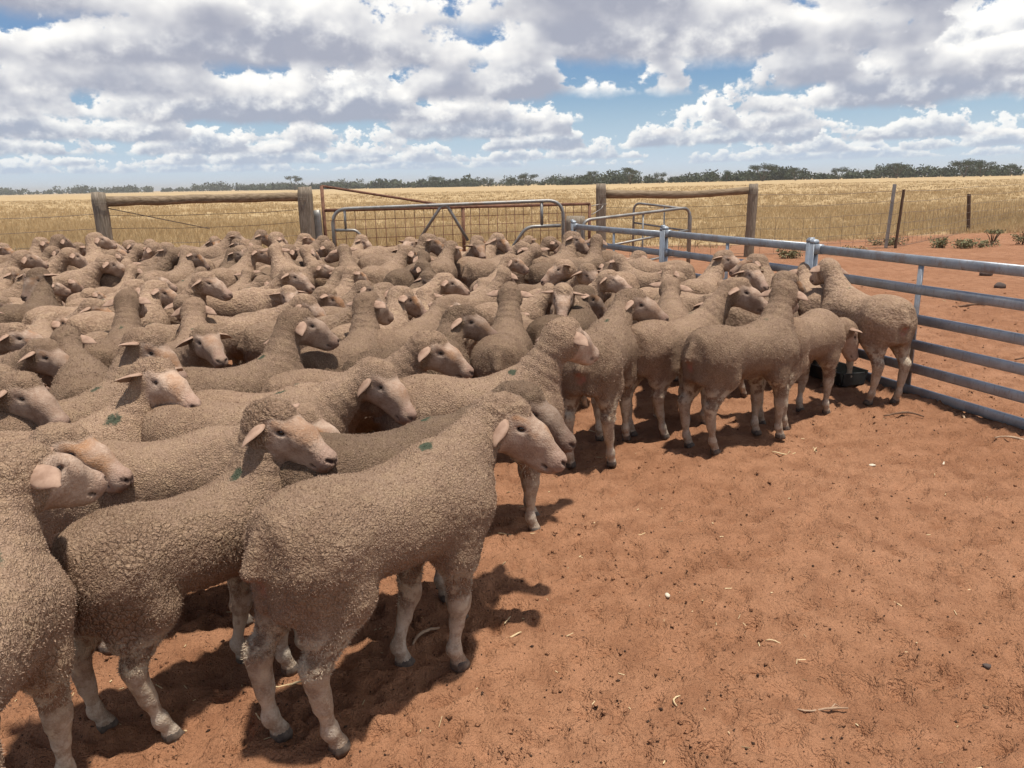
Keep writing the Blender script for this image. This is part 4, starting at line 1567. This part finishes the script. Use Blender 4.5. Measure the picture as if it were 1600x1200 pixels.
for a in [
    ('dry_stick', 2.335, 4.385, -.25, .22, .007, .12, M_STICK, 'dark curved stick lying near the bottom rail of the steel panel', 1, False),
    ('dry_stick', 2.69, 4.36, 1.15, .20, .007, .05, M_PALESTICK, 'pale bent stick lying against the bottom rail of the steel panel', 2, False),
    ('dry_stick', 2.72, 3.92, -.15, .24, .007, .06, M_PALESTICK, 'brown stick on open earth in front of the fence near the picture edge', 3, False),
    ('straw_stalk', .50, 2.905, .15, .075, .0032, -.10, M_STRAW, 'curved pale straw on the earth to the side of the front feet', 4, False),
    ('straw_stalk', .01, 2.905, -.08, .16, .0045, .03, M_STRAW, 'thick yellow straw beside the foot of the sheep behind the front one', 5, False),
    ('straw_stalk', -.01, 2.178, .55, .055, .0035, .0, M_STRAW, 'short pale straw lying before the front sheep', 6, False),
    ('dry_stick', .83, 1.806, -.05, .135, .0038, -.10, M_PALESTICK, 'long curved rootlet with a side twig on the open earth nearest the camera', 7, True),
    ('dry_stick', -.29, 2.17, .9, .12, .006, .1, M_PALESTICK, 'brown stick in the shade behind the front sheep', 8, False),
    ('straw_stalk', .442, 1.833, 1.2, .05, .0028, .25, M_STRAW, 'curled straw hook on the bare earth nearest the camera', 9, False),
    ('straw_stalk', 1.415, 3.80, -.1, .12, .004, -.12, M_STRAW, 'pale twig lying just in front of the dark marked standing sheep', 10, True),
    ('straw_stalk', 1.59, 3.81, 1.2, .07, .0035, .15, M_STRAW, 'small forked straw between the fence and the standing sheep', 11, True),
    ('straw_stalk', -.655, 1.94, .2, .10, .0035, .05, M_STRAW, 'yellow straw in the shade between the two front sheep', 12, False),
    ('dry_stick', 5.02, 8.34, -.1, .34, .014, .03, M_STICK, 'dark stick on the earth beyond the steel panel', 13, False),
    ('dry_stick', 4.05, 5.75, -.5, .30, .010, .2, M_STICK, 'dark crooked branch beyond the lower rails of the steel panel', 14, True),
    ('straw_stalk', .80, 2.12, -.3, .045, .0025, .1, M_STRAW, 'thin straw alone in the middle of the open earth', 15, False),
]:
    stick(*a)


def rock(name, x, y, sx, sy, sz, mat, label, seed, cat='stone'):
    rg = np.random.default_rng(seed)
    me = sphere_mesh(name, 1.0, 9, 6, mat)
    v = np.zeros(len(me.vertices) * 3, np.float32); me.vertices.foreach_get('co', v); v = v.reshape(-1, 3)
    v *= (1 + .28 * vnoise(v * 1.6 + seed * 3.1, seed))[:, None]
    v *= np.array([sx, sy, sz])
    me.vertices.foreach_set('co', v.ravel()); me.update()
    o = link(name, me, None, (x, y, gz1(x, y) + sz * .35))
    o.rotation_euler = (0, 0, rg.random() * 6)
    tag(o, label, cat, 'stones and chips lying on the red earth')
rock('stone', 6.77, 10.94, .10, .07, .055, M_STONE, 'larger dark stone on the earth beyond the top rail of the panel', 1)
rock('stone', 6.20, 9.71, .09, .06, .05, M_STONE, 'dark stone lying beyond the second rail of the panel', 2)
rock('stone', 7.2, 10.1, .06, .05, .03, M_STONE, 'small flat dark stone beyond the panel near the picture edge', 3)
rock('stone', 1.37, 1.96, .012, .009, .007, M_STONE, 'small dark clod with fluff on the open earth', 4)
rock('pale_pebble', .525, 2.40, .012, .009, .007, M_CHIP, 'small white pebble alone on the open earth', 5, 'pebble')
rock('pale_pebble', 1.79, 3.61, .020, .013, .006, M_CHIP, 'flat whitish chip on the earth midway to the fence', 6, 'pebble')
m = MB()
m.add([(-.055, -.010, .004), (.045, -.028, .004), (.060, .022, .004), (-.055, -.006, .010), (.045, -.022, .026), (.058, .016, .022)], [(0, 2, 1), (3, 4, 5), (0, 1, 4, 3), (1, 2, 5, 4), (2, 0, 3, 5)])
o = m.build('bone_shard', M_CHIP, None, False, (2.196, 3.69, gz1(2.196, 3.69)))
o.rotation_euler = (0, 0, .75)
o.scale = (.7, .6, .7)
tag(o, 'pale yellow wedge shaped shard on the open earth before the fence', 'shard', 'stones and chips lying on the red earth')


def litter():
    rg = np.random.default_rng(77)
    n = 4200
    y = .9 * (9.5 / .9)**(rg.random(n)**.85)
    x = (rg.random(n) * 2 - 1) * (y * .74 + .2)
    k = (fbm2(x, y, 1.1, 210, 2) + rg.normal(0, .5, n)) > -.35
    x, y = x[k], y[k]; n = len(x)
    z = gz(x, y)
    s = (.0018 + .0030 * rg.random(n)**3) * (1 + .12 * np.clip(y - 2, 0, 8))
    oct_ = np.array([(1.25, 0, 0), (0, 1, 0), (-1.25, 0, 0), (0, -1, 0), (0, 0, .85), (0, 0, -.85)])
    th = rg.random(n) * 6.283
    P = oct_[None] * s[:, None, None] * (1 + .3 * rg.normal(size=(n, 6, 3)))
    X = P[..., 0] * np.cos(th)[:, None] - P[..., 1] * np.sin(th)[:, None] + x[:, None]
    Y = P[..., 0] * np.sin(th)[:, None] + P[..., 1] * np.cos(th)[:, None] + y[:, None]
    Z = P[..., 2] + (z + s * .45)[:, None]
    v = np.stack([X, Y, Z], -1).reshape(-1, 3)
    fo = np.array([(0, 1, 4), (1, 2, 4), (2, 3, 4), (3, 0, 4), (1, 0, 5), (2, 1, 5), (3, 2, 5), (0, 3, 5)])
    f = (np.arange(n)[:, None, None] * 6 + fo[None]).reshape(-1, 3)
    tag(link('droppings', np_mesh('droppings', v, f, M_DUNG, True)), 'scattered dark pellets of dung over the red earth', 'dung', kind='stuff')
    n = 460
    y = .9 * (9.5 / .9)**(rg.random(n)**.8)
    x = (rg.random(n) * 2 - 1) * (y * .74 + .2)
    z = gz(x, y)
    L = (.004 + .016 * rg.random(n)**3) * (1 + .1 * np.clip(y - 2, 0, 8)); w = (.0010 + .0009 * rg.random(n)) * (1 + .2 * np.clip(y - 2, 0, 8))
    th = rg.random(n) * 6.283
    d = np.stack([np.cos(th), np.sin(th), rg.normal(0, .12, n)], 1); e = np.stack([-np.sin(th), np.cos(th), np.zeros(n)], 1)
    c = np.stack([x, y, z + .003], 1)
    up = np.array([0, 0, 1.0])
    q = []
    for s_ in (-1, 1):
        for a in range(3):
            an = a * 2.094
            q.append(c + d * (s_ * L)[:, None] + (e * math.cos(an) + up * math.sin(an)) * w[:, None])
    v = np.stack(q, 1).reshape(-1, 3)
    fo = np.array([(0, 1, 4, 3), (1, 2, 5, 4), (2, 0, 3, 5)])
    f = (np.arange(n)[:, None, None] * 6 + fo[None]).reshape(-1, 4)
    tag(link('straw_litter', np_mesh('straw_litter', v, f, M_STRAW, False)), 'tiny bits of straw strewn over the red earth', 'straw', kind='stuff')


def clods():
    rg = np.random.default_rng(78)
    n = 11000
    y = .85 * (11 / .85)**(rg.random(n)**.9)
    x = (rg.random(n) * 2 - 1) * (y * .74 + .2)
    k = (fbm2(x, y, 2.3, 220, 3) + rg.normal(0, .5, n)) > -.1
    x, y = x[k], y[k]; n = len(x)
    z = gz(x, y)
    s = (.0020 + .0065 * rg.random(n)**3.2) * (1 + .14 * np.clip(y - 2, 0, 9))
    oct_ = np.array([(1.2, 0, 0), (0, 1, 0), (-1.2, 0, 0), (0, -1, 0), (.2, .1, .75), (0, 0, -.8)])
    th = rg.random(n) * 6.283
    P = oct_[None] * s[:, None, None] * (1 + .25 * rg.normal(size=(n, 6, 3)))
    X = P[..., 0] * np.cos(th)[:, None] - P[..., 1] * np.sin(th)[:, None] + x[:, None]
    Y = P[..., 0] * np.sin(th)[:, None] + P[..., 1] * np.cos(th)[:, None] + y[:, None]
    Z = P[..., 2] + (z + s * .2)[:, None]
    v = np.stack([X, Y, Z], -1).reshape(-1, 3)
    fo = np.array([(0, 1, 4), (1, 2, 4), (2, 3, 4), (3, 0, 4), (1, 0, 5), (2, 1, 5), (3, 2, 5), (0, 3, 5)])
    f = (np.arange(n)[:, None, None] * 6 + fo[None]).reshape(-1, 3)
    tag(link('earth_clods', np_mesh('earth_clods', v, f, M_EARTH, True)), 'small crumbs and clods of red earth', 'earth', kind='stuff')


litter()
clods()


# ------------------------------------------------------------------ the flock
# name: x, y, heading deg, size, crown of the head in the sheep's own frame, head yaw / pitch deg, hoof places
KEY = {
    'A': (-0.34, 1.91, 48, 1.00, (0.47, -0.01, 0.77), -56, -24, {'FR': (0.19, -0.05), 'FL': (0.09, 0.085), 'RR': (-0.255, -0.065), 'RL': (-0.325, 0.095)}),
    'B': (-0.86, 1.915, 47, 0.90, (0.28, -0.01, 0.90), -66, -14, {'FR': (0.215, -0.07), 'FL': (0.145, 0.1), 'RR': (-0.19, -0.09), 'RL': (-0.3, 0.1)}),
    'C': (-1.115, 1.34, 101, 0.96, (0.36, -0.03, 0.86), -32, -12, {}),
    'D': (-1.64, 2.11, 25, 0.93, (0.33, -0.12, 0.81), -33, -14, {}),
    'E': (-1.52, 2.46, 40, 0.93, (0.35, 0.01, 0.87), -65, -12, {}),
    'F': (-0.96, 2.67, 15, 0.93, (0.52, 0.03, 0.79), -43, -28, {}),
    'G': (-0.97, 2.90, 15, 0.91, (0.50, -0.12, 0.72), 10, -20, {}),
    'H': (-0.70, 3.23, 20, 0.93, (0.37, -0.09, 0.84), -25, -20, {}),
    'K': (-0.14, 2.97, 14, 0.98, (0.37, 0.01, 0.89), 31, -15, {'FR': (0.215, -0.075), 'FL': (0.25, 0.085)}),
    'L': (-0.40, 2.25, 24, 0.96, (0.49, -0.01, 0.78), -38, -24, {}),
    'Q': (-1.11, 2.28, 20, 0.93, (0.45, -0.11, 0.78), -20, -20, {}),
    'S1': (-2.63, 3.53, 20, 0.93, (0.44, -0.11, 0.79), -35, -18, {}),
    'S2': (-2.17, 2.64, 20, 0.93, (0.42, -0.09, 0.84), -35, -20, {}),
    'S3': (-2.96, 3.95, 20, 0.93, (0.37, -0.12, 0.78), -20, -10, {}),
    'T': (-1.95, 3.40, 118, 0.93, (0.44, 0.06, 0.82), -8, -10, {}),
    'T2': (-2.66, 4.26, 125, 0.93, (0.48, -0.10, 0.73), -65, -10, {}),
    'U': (-2.19, 4.20, 100, 0.93, (0.39, 0.02, 0.90), -5, -10, {}),
    'V': (-1.71, 2.84, 45, 0.93, (0.38, 0.05, 0.90), -55, -30, {}),
    'X': (-1.81, 3.94, -22, 0.93, (0.42, -0.12, 0.81), -28, -10, {}),
    'Y': (-1.22, 3.28, 35, 0.93, (0.36, 0.08, 0.90), -5, -18, {}),
    'Z': (-0.86, 3.90, 65, 0.93, (0.38, 0.10, 0.89), -5, -15, {}),
    'a1': (-0.49, 3.70, 40, 0.93, (0.38, 0.07, 0.85), -40, -15, {}),
    'a2': (-0.62, 4.29, 55, 0.93, (0.44, 0.02, 0.80), -10, -10, {}),
    'a3': (-0.04, 4.09, 85, 0.93, (0.40, -0.01, 0.90), 3, -10, {}),
    'a4': (0.72, 6.42, -165, 0.93, (0.36, 0.12, 0.84), 0, -18, {}),
    'a5': (0.41, 5.10, -95, 0.93, (0.43, -0.05, 0.85), 0, -25, {}),
    'a6': (0.48, 6.25, -75, 0.93, (0.43, 0.01, 0.85), 15, -18, {}),
    'a7': (0.34, 4.63, 60, 0.93, (0.44, 0.07, 0.80), -50, -25, {}),
    'b1': (0.46, 3.87, 69, 0.98, (0.45, -0.06, 0.82), -81, -14, {'RR': (-0.19, -0.11), 'RL': (-0.27, 0.084), 'FR': (0.238, -0.091), 'FL': (0.191, 0.05)}),
    'b2': (0.93, 4.24, 37, 0.94, (0.44, -0.08, 0.89), -52, -16, {'RR': (-0.17, -0.08)}),
    'b3': (1.23, 3.96, 28, 0.95, (0.38, 0.09, 0.88), 27, -14, {'RL': (-0.287, 0.1), 'RR': (-0.24, -0.06), 'FR': (0.26, -0.055), 'FL': (0.2, 0.071)}),
    'b4': (1.72, 4.44, 38, 0.92, (0.52, -0.02, 0.58), -23, -50, {'FR': (0.23, -0.07), 'FL': (0.16, 0.08)}),
    'b6': (2.19, 5.55, 80, 0.93, (0.44, -0.02, 0.82), 0, -10, {}),
    'b7': (2.28, 4.92, 104, 0.97, (0.40, -0.01, 0.87), -9, -10, {}),
    'b9': (2.19, 5.97, 150, 0.93, (0.32, -0.10, 0.86), 20, -10, {}),
    'b10': (1.52, 6.08, 60, 0.93, (0.40, -0.07, 0.88), -100, -12, {}),
    'b11': (1.01, 4.75, 80, 0.93, (0.43, -0.00, 0.84), -10, -12, {}),
    'c1': (-2.98, 5.31, 45, 0.93, (0.42, 0.03, 0.82), -10, -15, {}),
    'c2': (-2.50, 5.45, 15, 0.93, (0.36, -0.06, 0.87), -25, -15, {}),
    'c3': (-1.76, 4.13, 100, 0.93, (0.42, 0.04, 0.85), -5, -10, {}),
    'c4': (-3.41, 5.41, 95, 0.93, (0.37, 0.08, 0.90), 165, -25, {}),
    'c6': (-2.56, 5.01, 60, 0.93, (0.40, 0.11, 0.83), -40, -25, {}),
    'c9': (-2.07, 6.03, 10, 0.93, (0.39, -0.06, 0.86), -22, -18, {}),
    'c11': (-1.66, 4.68, 30, 0.93, (0.41, -0.12, 0.79), -50, -25, {}),
    'c12': (-1.06, 5.12, 50, 0.93, (0.41, 0.12, 0.79), -20, -15, {}),
    'c8': (-0.83, 5.76, 40, 0.93, (0.45, -0.00, 0.80), -30, -15, {}),
}
KEY_LABEL = {
    'A': 'front sheep in full side view with green mark, head out over the open earth',
    'B': 'cracked-fleece sheep with raised head standing just behind the front sheep',
    'C': 'nearest sheep cut off by the picture edge, seen from behind',
    'D': 'brown faced sheep peering out behind the cropped sheep at the picture edge',
    'E': 'yellowish sheep with green mark, pale ear out and face turned toward the camera',
    'F': 'sheep with one big drooping ear over its lowered pale face',
    'G': 'pale back with head hidden behind the big eared sheep',
    'H': 'sheep with curly topknot and plain orange brown nose in profile',
    'K': 'broad sheep with green mark on its shoulder, facing away with one ear out',
    'L': 'dark fleeced sheep whose long eared head lies beyond the front sheep',
    'Q': 'low headed sheep squeezed behind the cracked-fleece sheep',
    'S1': 'pale nosed sheep in profile near the picture edge',
    'S2': 'long brown face pushing in from the picture edge below the pale nosed one',
    'S3': 'woolly head half hidden behind the pale nosed sheep at the edge',
    'T': 'sheep facing away with both ears out, behind the pale nosed one',
    'T2': 'sheep with turned head right behind the one with both ears out',
    'U': 'sheep with tall straight neck seen squarely from behind',
    'V': 'sheep with bowed brown nose, head above the yellowish marked sheep',
    'X': 'sheep facing the camera with both ears spread, amid turned backs',
    'Y': 'tall necked sheep seen from behind with a green mark, in the middle of the flock',
    'Z': 'slim necked sheep looking away with one pale ear, behind the brown nosed one',
    'a1': 'dark wrinkled neck with grey face beside the orange brown nosed sheep',
    'a2': 'pale back with head turned away next to the dark wrinkled neck',
    'a3': 'thick neck from behind with two level ears, before the camera facing sheep',
    'a4': 'large face turned the opposite way from its neighbours, behind the thick neck',
    'a5': 'sheep looking straight at the camera under a heavy wool cap',
    'a6': 'grey nosed sheep coming toward the camera behind the wool capped one',
    'a7': 'dark brown turned head close behind the wool capped sheep',
    'b1': 'standing sheep with dark back mark, rump to the camera, head in side profile',
    'b2': 'sheep standing just behind the dark marked one, head in profile',
    'b3': 'sheep standing clear with all four legs on view, back to the camera',
    'b4': 'sheep reaching its head down beside the fence sheep',
    'b6': 'sheep looking away past the coupled panel posts beside the fence sheep',
    'b7': 'sheep at the fence, rump to the camera and neck raised against the rails',
    'b9': 'head turned back the opposite way in front of the second steel panel',
    'b10': 'sheep showing its side face in front of the log end post',
    'b11': 'short upright neck from behind with two level ears behind the head in profile',
    'c1': 'long pale back with head turned half away, in the flock beyond the tall neck',
    'c2': 'clear side face among the backs beyond the tall neck',
    'c3': 'neck from behind with both ears out beside the camera facing sheep',
    'c4': 'very dark fleeced sheep facing back toward the camera in the middle rows',
    'c6': 'sheep with head turned aside right beyond the tall straight neck',
    'c9': 'long nosed head in profile behind the tall green marked neck',
    'c11': 'sheep with pale cheek turned half aside, just beyond the tall green marked neck',
    'c12': 'head in the middle rows with pale cheek, beyond the slim necked sheep',
    'c8': 'curly neck turned aside below the galvanised hurdle brace',
}
TONE = {'L': .62, 'K': 1.08, 'E': 1.22, 'c4': .55, 'a1': .72, 'a7': .62, 'H': 1.05, 'F': 1.06, 'A': .98, 'B': 1.0, 'C': 1.1, 'Y': .86, 'U': .84, 'V': 1.0, 'Q': 1.08}
PAINT = {'A': .9, 'B': 1, 'C': 1, 'E': 1, 'F': .9, 'K': 1, 'L': .9, 'Y': .9, 'b1': 1, 'b2': .6, 'U': .6, 'V': .8, 'c1': .8, 'c3': .7}
PSIDE = {'A': -.015, 'B': -.03, 'E': -.05, 'K': -.05, 'C': -.055}
PINK = {'b1': 1, 'b3': .9, 'b7': 1, 'A': .5, 'B': .3}
EARS = {'A': ((-.15, .75), (.1, .2)), 'F': ((-.25, 1.0), (.1, .3)), 'L': ((-.5, .55), (.1, .2)), 'B': ((.0, .35), (.1, -.05)), 'C': ((.2, .15), (.1, .2)), 'b1': ((.1, .4), (.1, .2)), 'H': ((.1, .45), (.1, .2))}
GROUP = 'tan woolled sheep packed in the yard'


def head_xy(o_loc, h, poll):
    c, s = math.cos(h), math.sin(h)
    return (o_loc[0] + c * poll[0] - s * poll[1], o_loc[1] + s * poll[0] + c * poll[1], poll[2])


sheep_all = []
segs = []


def seg_of(x, y, h):
    c, s = math.cos(h), math.sin(h)
    return ((x - .24 * c, y - .24 * s), (x + .24 * c, y + .24 * s))


for i, (k, (x, y, hd, ks, poll, yaw, pit, hoof)) in enumerate(KEY.items()):
    d = math.hypot(x, y)
    vox = .0050 if k in ('A', 'B') else .0060 if k == 'C' else .0074 if d < 2.75 else .0104 if d < 4.5 else .0115
    rnd = random.Random(100 + i)
    near = d < 4.9
    hoof = dict(hoof)
    if not hoof:
        for key, dx0, dy0 in (('RR', -.275, -.085), ('RL', -.275, .085), ('FR', .205, -.075), ('FL', .205, .075)):
            hoof[key] = (dx0 + rnd.uniform(-.05, .05), dy0 + rnd.uniform(-.015, .015))
    me, fr = make_sheep_mesh('sheep', vox, poll, R(yaw), R(pit), hoof, 11 + i, paint=PAINT.get(k, .5 if i % 3 == 0 else 0), pink=PINK.get(k, 0), detail=vox < .0105,
                             hroll=R(rnd.uniform(-5, 5)), mat=M_WOOL if near else M_WOOL_FAR, pside=PSIDE.get(k, 0))
    o = link('sheep', me, None, (x, y, gz1(x, y) - .004))
    o.rotation_euler = (0, 0, R(hd))
    o.scale = (ks, ks, ks)
    o['crack'] = 1.0 if k in ('B', 'E', 'C', 'a1') else .35
    o['tone'] = float(TONE.get(k, rnd.uniform(.80, 1.15)))
    tag(o, KEY_LABEL[k], 'sheep', GROUP)
    add_head_parts(o, fr, rnd, rnd.uniform(-.05, .55), rnd.uniform(-.1, .35), True, EARS.get(k))
    nst = 56000 if k in ('A', 'B') else 40000 if k == 'C' else 24000 if d < 2.75 else 13000 if d < 4.0 else 8000 if d < 5 else 0
    if nst:
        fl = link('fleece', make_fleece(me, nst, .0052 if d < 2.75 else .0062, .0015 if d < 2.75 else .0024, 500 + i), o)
        fl['tone'] = o['tone']
    if k in ('A', 'B', 'C', 'L', 'K', 'b1', 'b2', 'b3', 'b4', 'b6', 'b7', 'F', 'Q'):
        add_hooves(o, hoof)
    segs.append(seg_of(x, y, R(hd)))
    sheep_all.append((o, head_xy((x, y), R(hd), [ks * q_ for q_ in poll]), R(hd + yaw), k))


def seg_dist(s, t):
    def pd(p, a, b):
        vx, vy = b[0] - a[0], b[1] - a[1]
        q = max(0, min(1, ((p[0] - a[0]) * vx + (p[1] - a[1]) * vy) / (vx * vx + vy * vy)))
        return math.hypot(p[0] - a[0] - q * vx, p[1] - a[1] - q * vy)
    return min(pd(s[0], *t), pd(s[1], *t), pd(t[0], *s), pd(t[1], *s), math.hypot((s[0][0] + s[1][0] - t[0][0] - t[1][0]) / 2, (s[0][1] + s[1][1] - t[0][1] - t[1][1]) / 2))


# prototypes of the crowd: many head carriages
PROTO = []
prnd = random.Random(9)
for i in range(18):
    lift = prnd.uniform(.80, .93) if i % 6 else prnd.uniform(.68, .76)
    poll = (.36 + .12 * (1 - (lift - .68) / .22) + prnd.uniform(-.02, .04), prnd.uniform(-.12, .12), lift)
    yaw = prnd.choice((-70, -45, -25, -10, 0, 15, 30, 55)) + prnd.uniform(-8, 8)
    pit = prnd.uniform(-30, -6)
    hoof = {key: (dx0 + prnd.uniform(-.06, .06), dy0) for key, dx0, dy0 in (('RR', -.275, -.085), ('RL', -.275, .085), ('FR', .205, -.075), ('FL', .205, .075))}
    me, fr = make_sheep_mesh('sheep', .0130, poll, R(yaw), R(pit), hoof, 300 + i, paint=.8 if i % 4 == 0 else 0, detail=False, hroll=R(prnd.uniform(-6, 6)), mat=M_WOOL_FAR)
    PROTO.append((me, fr, poll, yaw))


def fence_x(y):
    """inner side of the steel panels"""
    for (x0, y0), (x1, y1) in ((F1, F2), (F2, F3), (F3, F4)):
        if y0 <= y <= y1:
            return x0 + (x1 - x0) * (y - y0) / (y1 - y0)
    return F4[0] - (y - F4[1]) * .3


crnd = random.Random(21)
placed = 0
tries = 0
crowd = []
while tries < 24000:
    tries += 1
    y = 1.9 + 8.5 * crnd.random()**.72
    x = crnd.uniform(-.72 * y - 1.3, fence_x(max(y, 3.95)) - .30)
    if y < 3.4 and x > -.5 - (3.4 - y) * .8: continue
    if y < 4.45 and x > -.15: continue
    if y < 5.0 and x > .7: continue
    if y < 5.2 and x > 1.75: continue
    r = crnd.random()
    hd = crnd.gauss(28, 28) if r < .68 else crnd.gauss(90, 28) if r < .88 else crnd.gauss(165, 25) if r < .94 else crnd.gauss(-60, 35)
    s = seg_of(x, y, R(hd))
    if max(s[0][1], s[1][1]) > (9.66 if x > -2.75 else 10.55 + .25 * min(0, x + 4)): continue
    if any(fence_x(max(p[1], 3.95)) - p[0] < .28 for p in s): continue
    if any(abs(x - t[0][0]) < 1.2 and abs(y - t[0][1]) < 1.2 and seg_dist(s, t) < (.20 if y > 4.6 else .245) for t in segs): continue
    pi = crnd.randrange(len(PROTO))
    hx = head_xy((x, y), R(hd), PROTO[pi][2])
    if any(math.hypot(hx[0] - q[0], hx[1] - q[1]) < .135 and abs(hx[2] - q[2]) < .2 for _, q, _, _ in sheep_all): continue
    if y < 5.0 and any(math.hypot(hx[0] - q[0], hx[1] - q[1]) < .24 for _, q, _, kk in sheep_all if kk): continue
    segs.append(s)
    me, fr, poll, yaw = PROTO[pi]
    o = link('sheep', me, None, (x, y, gz1(x, y) - .004))
    o.rotation_euler = (0, 0, R(hd))
    k = crnd.uniform(.76, .91) + (.10 if y > 7.2 else 0)
    o.scale = (k * crnd.uniform(.94, 1.07), k * crnd.uniform(.88, 1.08), k * crnd.uniform(.96, 1.05))
    o['tone'] = float(crnd.uniform(.78, 1.18) if crnd.random() < .9 else crnd.uniform(.55, .75))
    add_head_parts(o, fr, crnd, crnd.uniform(-.1, .65), crnd.uniform(-.1, .4), y < 5.5)
    sheep_all.append((o, hx, R(hd + yaw), None))
    crowd.append((o, hx, R(hd + yaw)))

# ---- a label for each sheep of the crowd: how its head is turned, its shade, and what it stands below or beside
MARKS = [  # pixel x of things one can find behind the flock
    (20, 'outermost wire strands'), (90, 'wire strands'), (150, 'round rail post'), (235, 'log rail start'), (320, 'log rail middle'), (405, 'log rail end'), (478, 'squared post'),
    (520, 'rusty hinge stile'), (590, 'sloping rusty brace'), (686, 'inverted V brace'), (770, 'mesh gate'), (850, 'hurdle corner brace'), (900, 'hurdle end'), (965, 'near tubular hurdle'), (1037, 'far coupling posts'), (1120, 'second steel panel'), (1200, 'bowed log end'), (1270, 'near coupling posts')]
ROWS = [(382, 'rearmost row'), (400, 'second rearmost row'), (425, 'third rearmost row'), (470, 'middle rows'), (540, 'nearer rows'), (9999, 'front rows')]
TURN = [(-20, 'facing across'), (45, 'turned half away'), (120, 'facing away'), (200, 'facing the other way'), (300, 'facing the camera'), (400, 'facing across')]
cells = {}
for o, hx, yw in crowd:
    px, py, _ = project(hx)
    yd = math.degrees(yw) % 360
    turn = 'facing across' if (yd < 25 or yd > 325) else 'turned half away' if yd < 65 else 'facing away' if yd < 125 else 'facing the other way' if yd < 215 else 'facing the camera'
    tone = 'dark' if o['tone'] < .8 else 'pale' if o['tone'] > 1.02 else 'tan'
    row = next(n for lim, n in ROWS if py < lim)
    mk = min(MARKS, key=lambda m: abs(m[0] - px))[1]
    cells.setdefault((tone, turn, row, mk), []).append((px, o))
for (tone, turn, row, mk), lst in cells.items():
    lst.sort(key=lambda t: t[0])
    for i, (px, o) in enumerate(lst):
        lab = f'{tone} sheep {turn}, {row}, below {mk}'
        if len(lst) == 2: lab = ('leftmost ' if i == 0 else 'rightmost ') + lab
        if len(lst) > 2: lab = ('leftmost ', 'second ', 'third ', 'fourth ', 'fifth ', 'sixth ', 'seventh ')[min(i, 6)] + lab
        tag(o, lab, 'sheep', GROUP)
print('sheep:', len(sheep_all), 'crowd:', len(crowd), 'cells', len(cells))

# ------------------------------------------------------------------ dusty air over the plain
hz = bpy.data.materials.new("dusty_air")
hz.use_nodes = True
ht = NT(hz.node_tree)
ht.n.clear()
pv = ht.new('ShaderNodeVolumePrincipled')
pv.inputs['Color'].default_value = (0.93, 0.90, 0.85, 1)
pv.inputs['Density'].default_value = 0.00036
pv.inputs['Anisotropy'].default_value = 0.25
mo = ht.new('ShaderNodeOutputMaterial')
ht.l.new(pv.outputs[0], mo.inputs['Volume'])
m = MB()
m.box((0, 800, 11.5), 7000, 9000, 26)
tag(m.build('haze', hz, None, False), 'dusty haze over the plain', 'haze', kind='stuff')
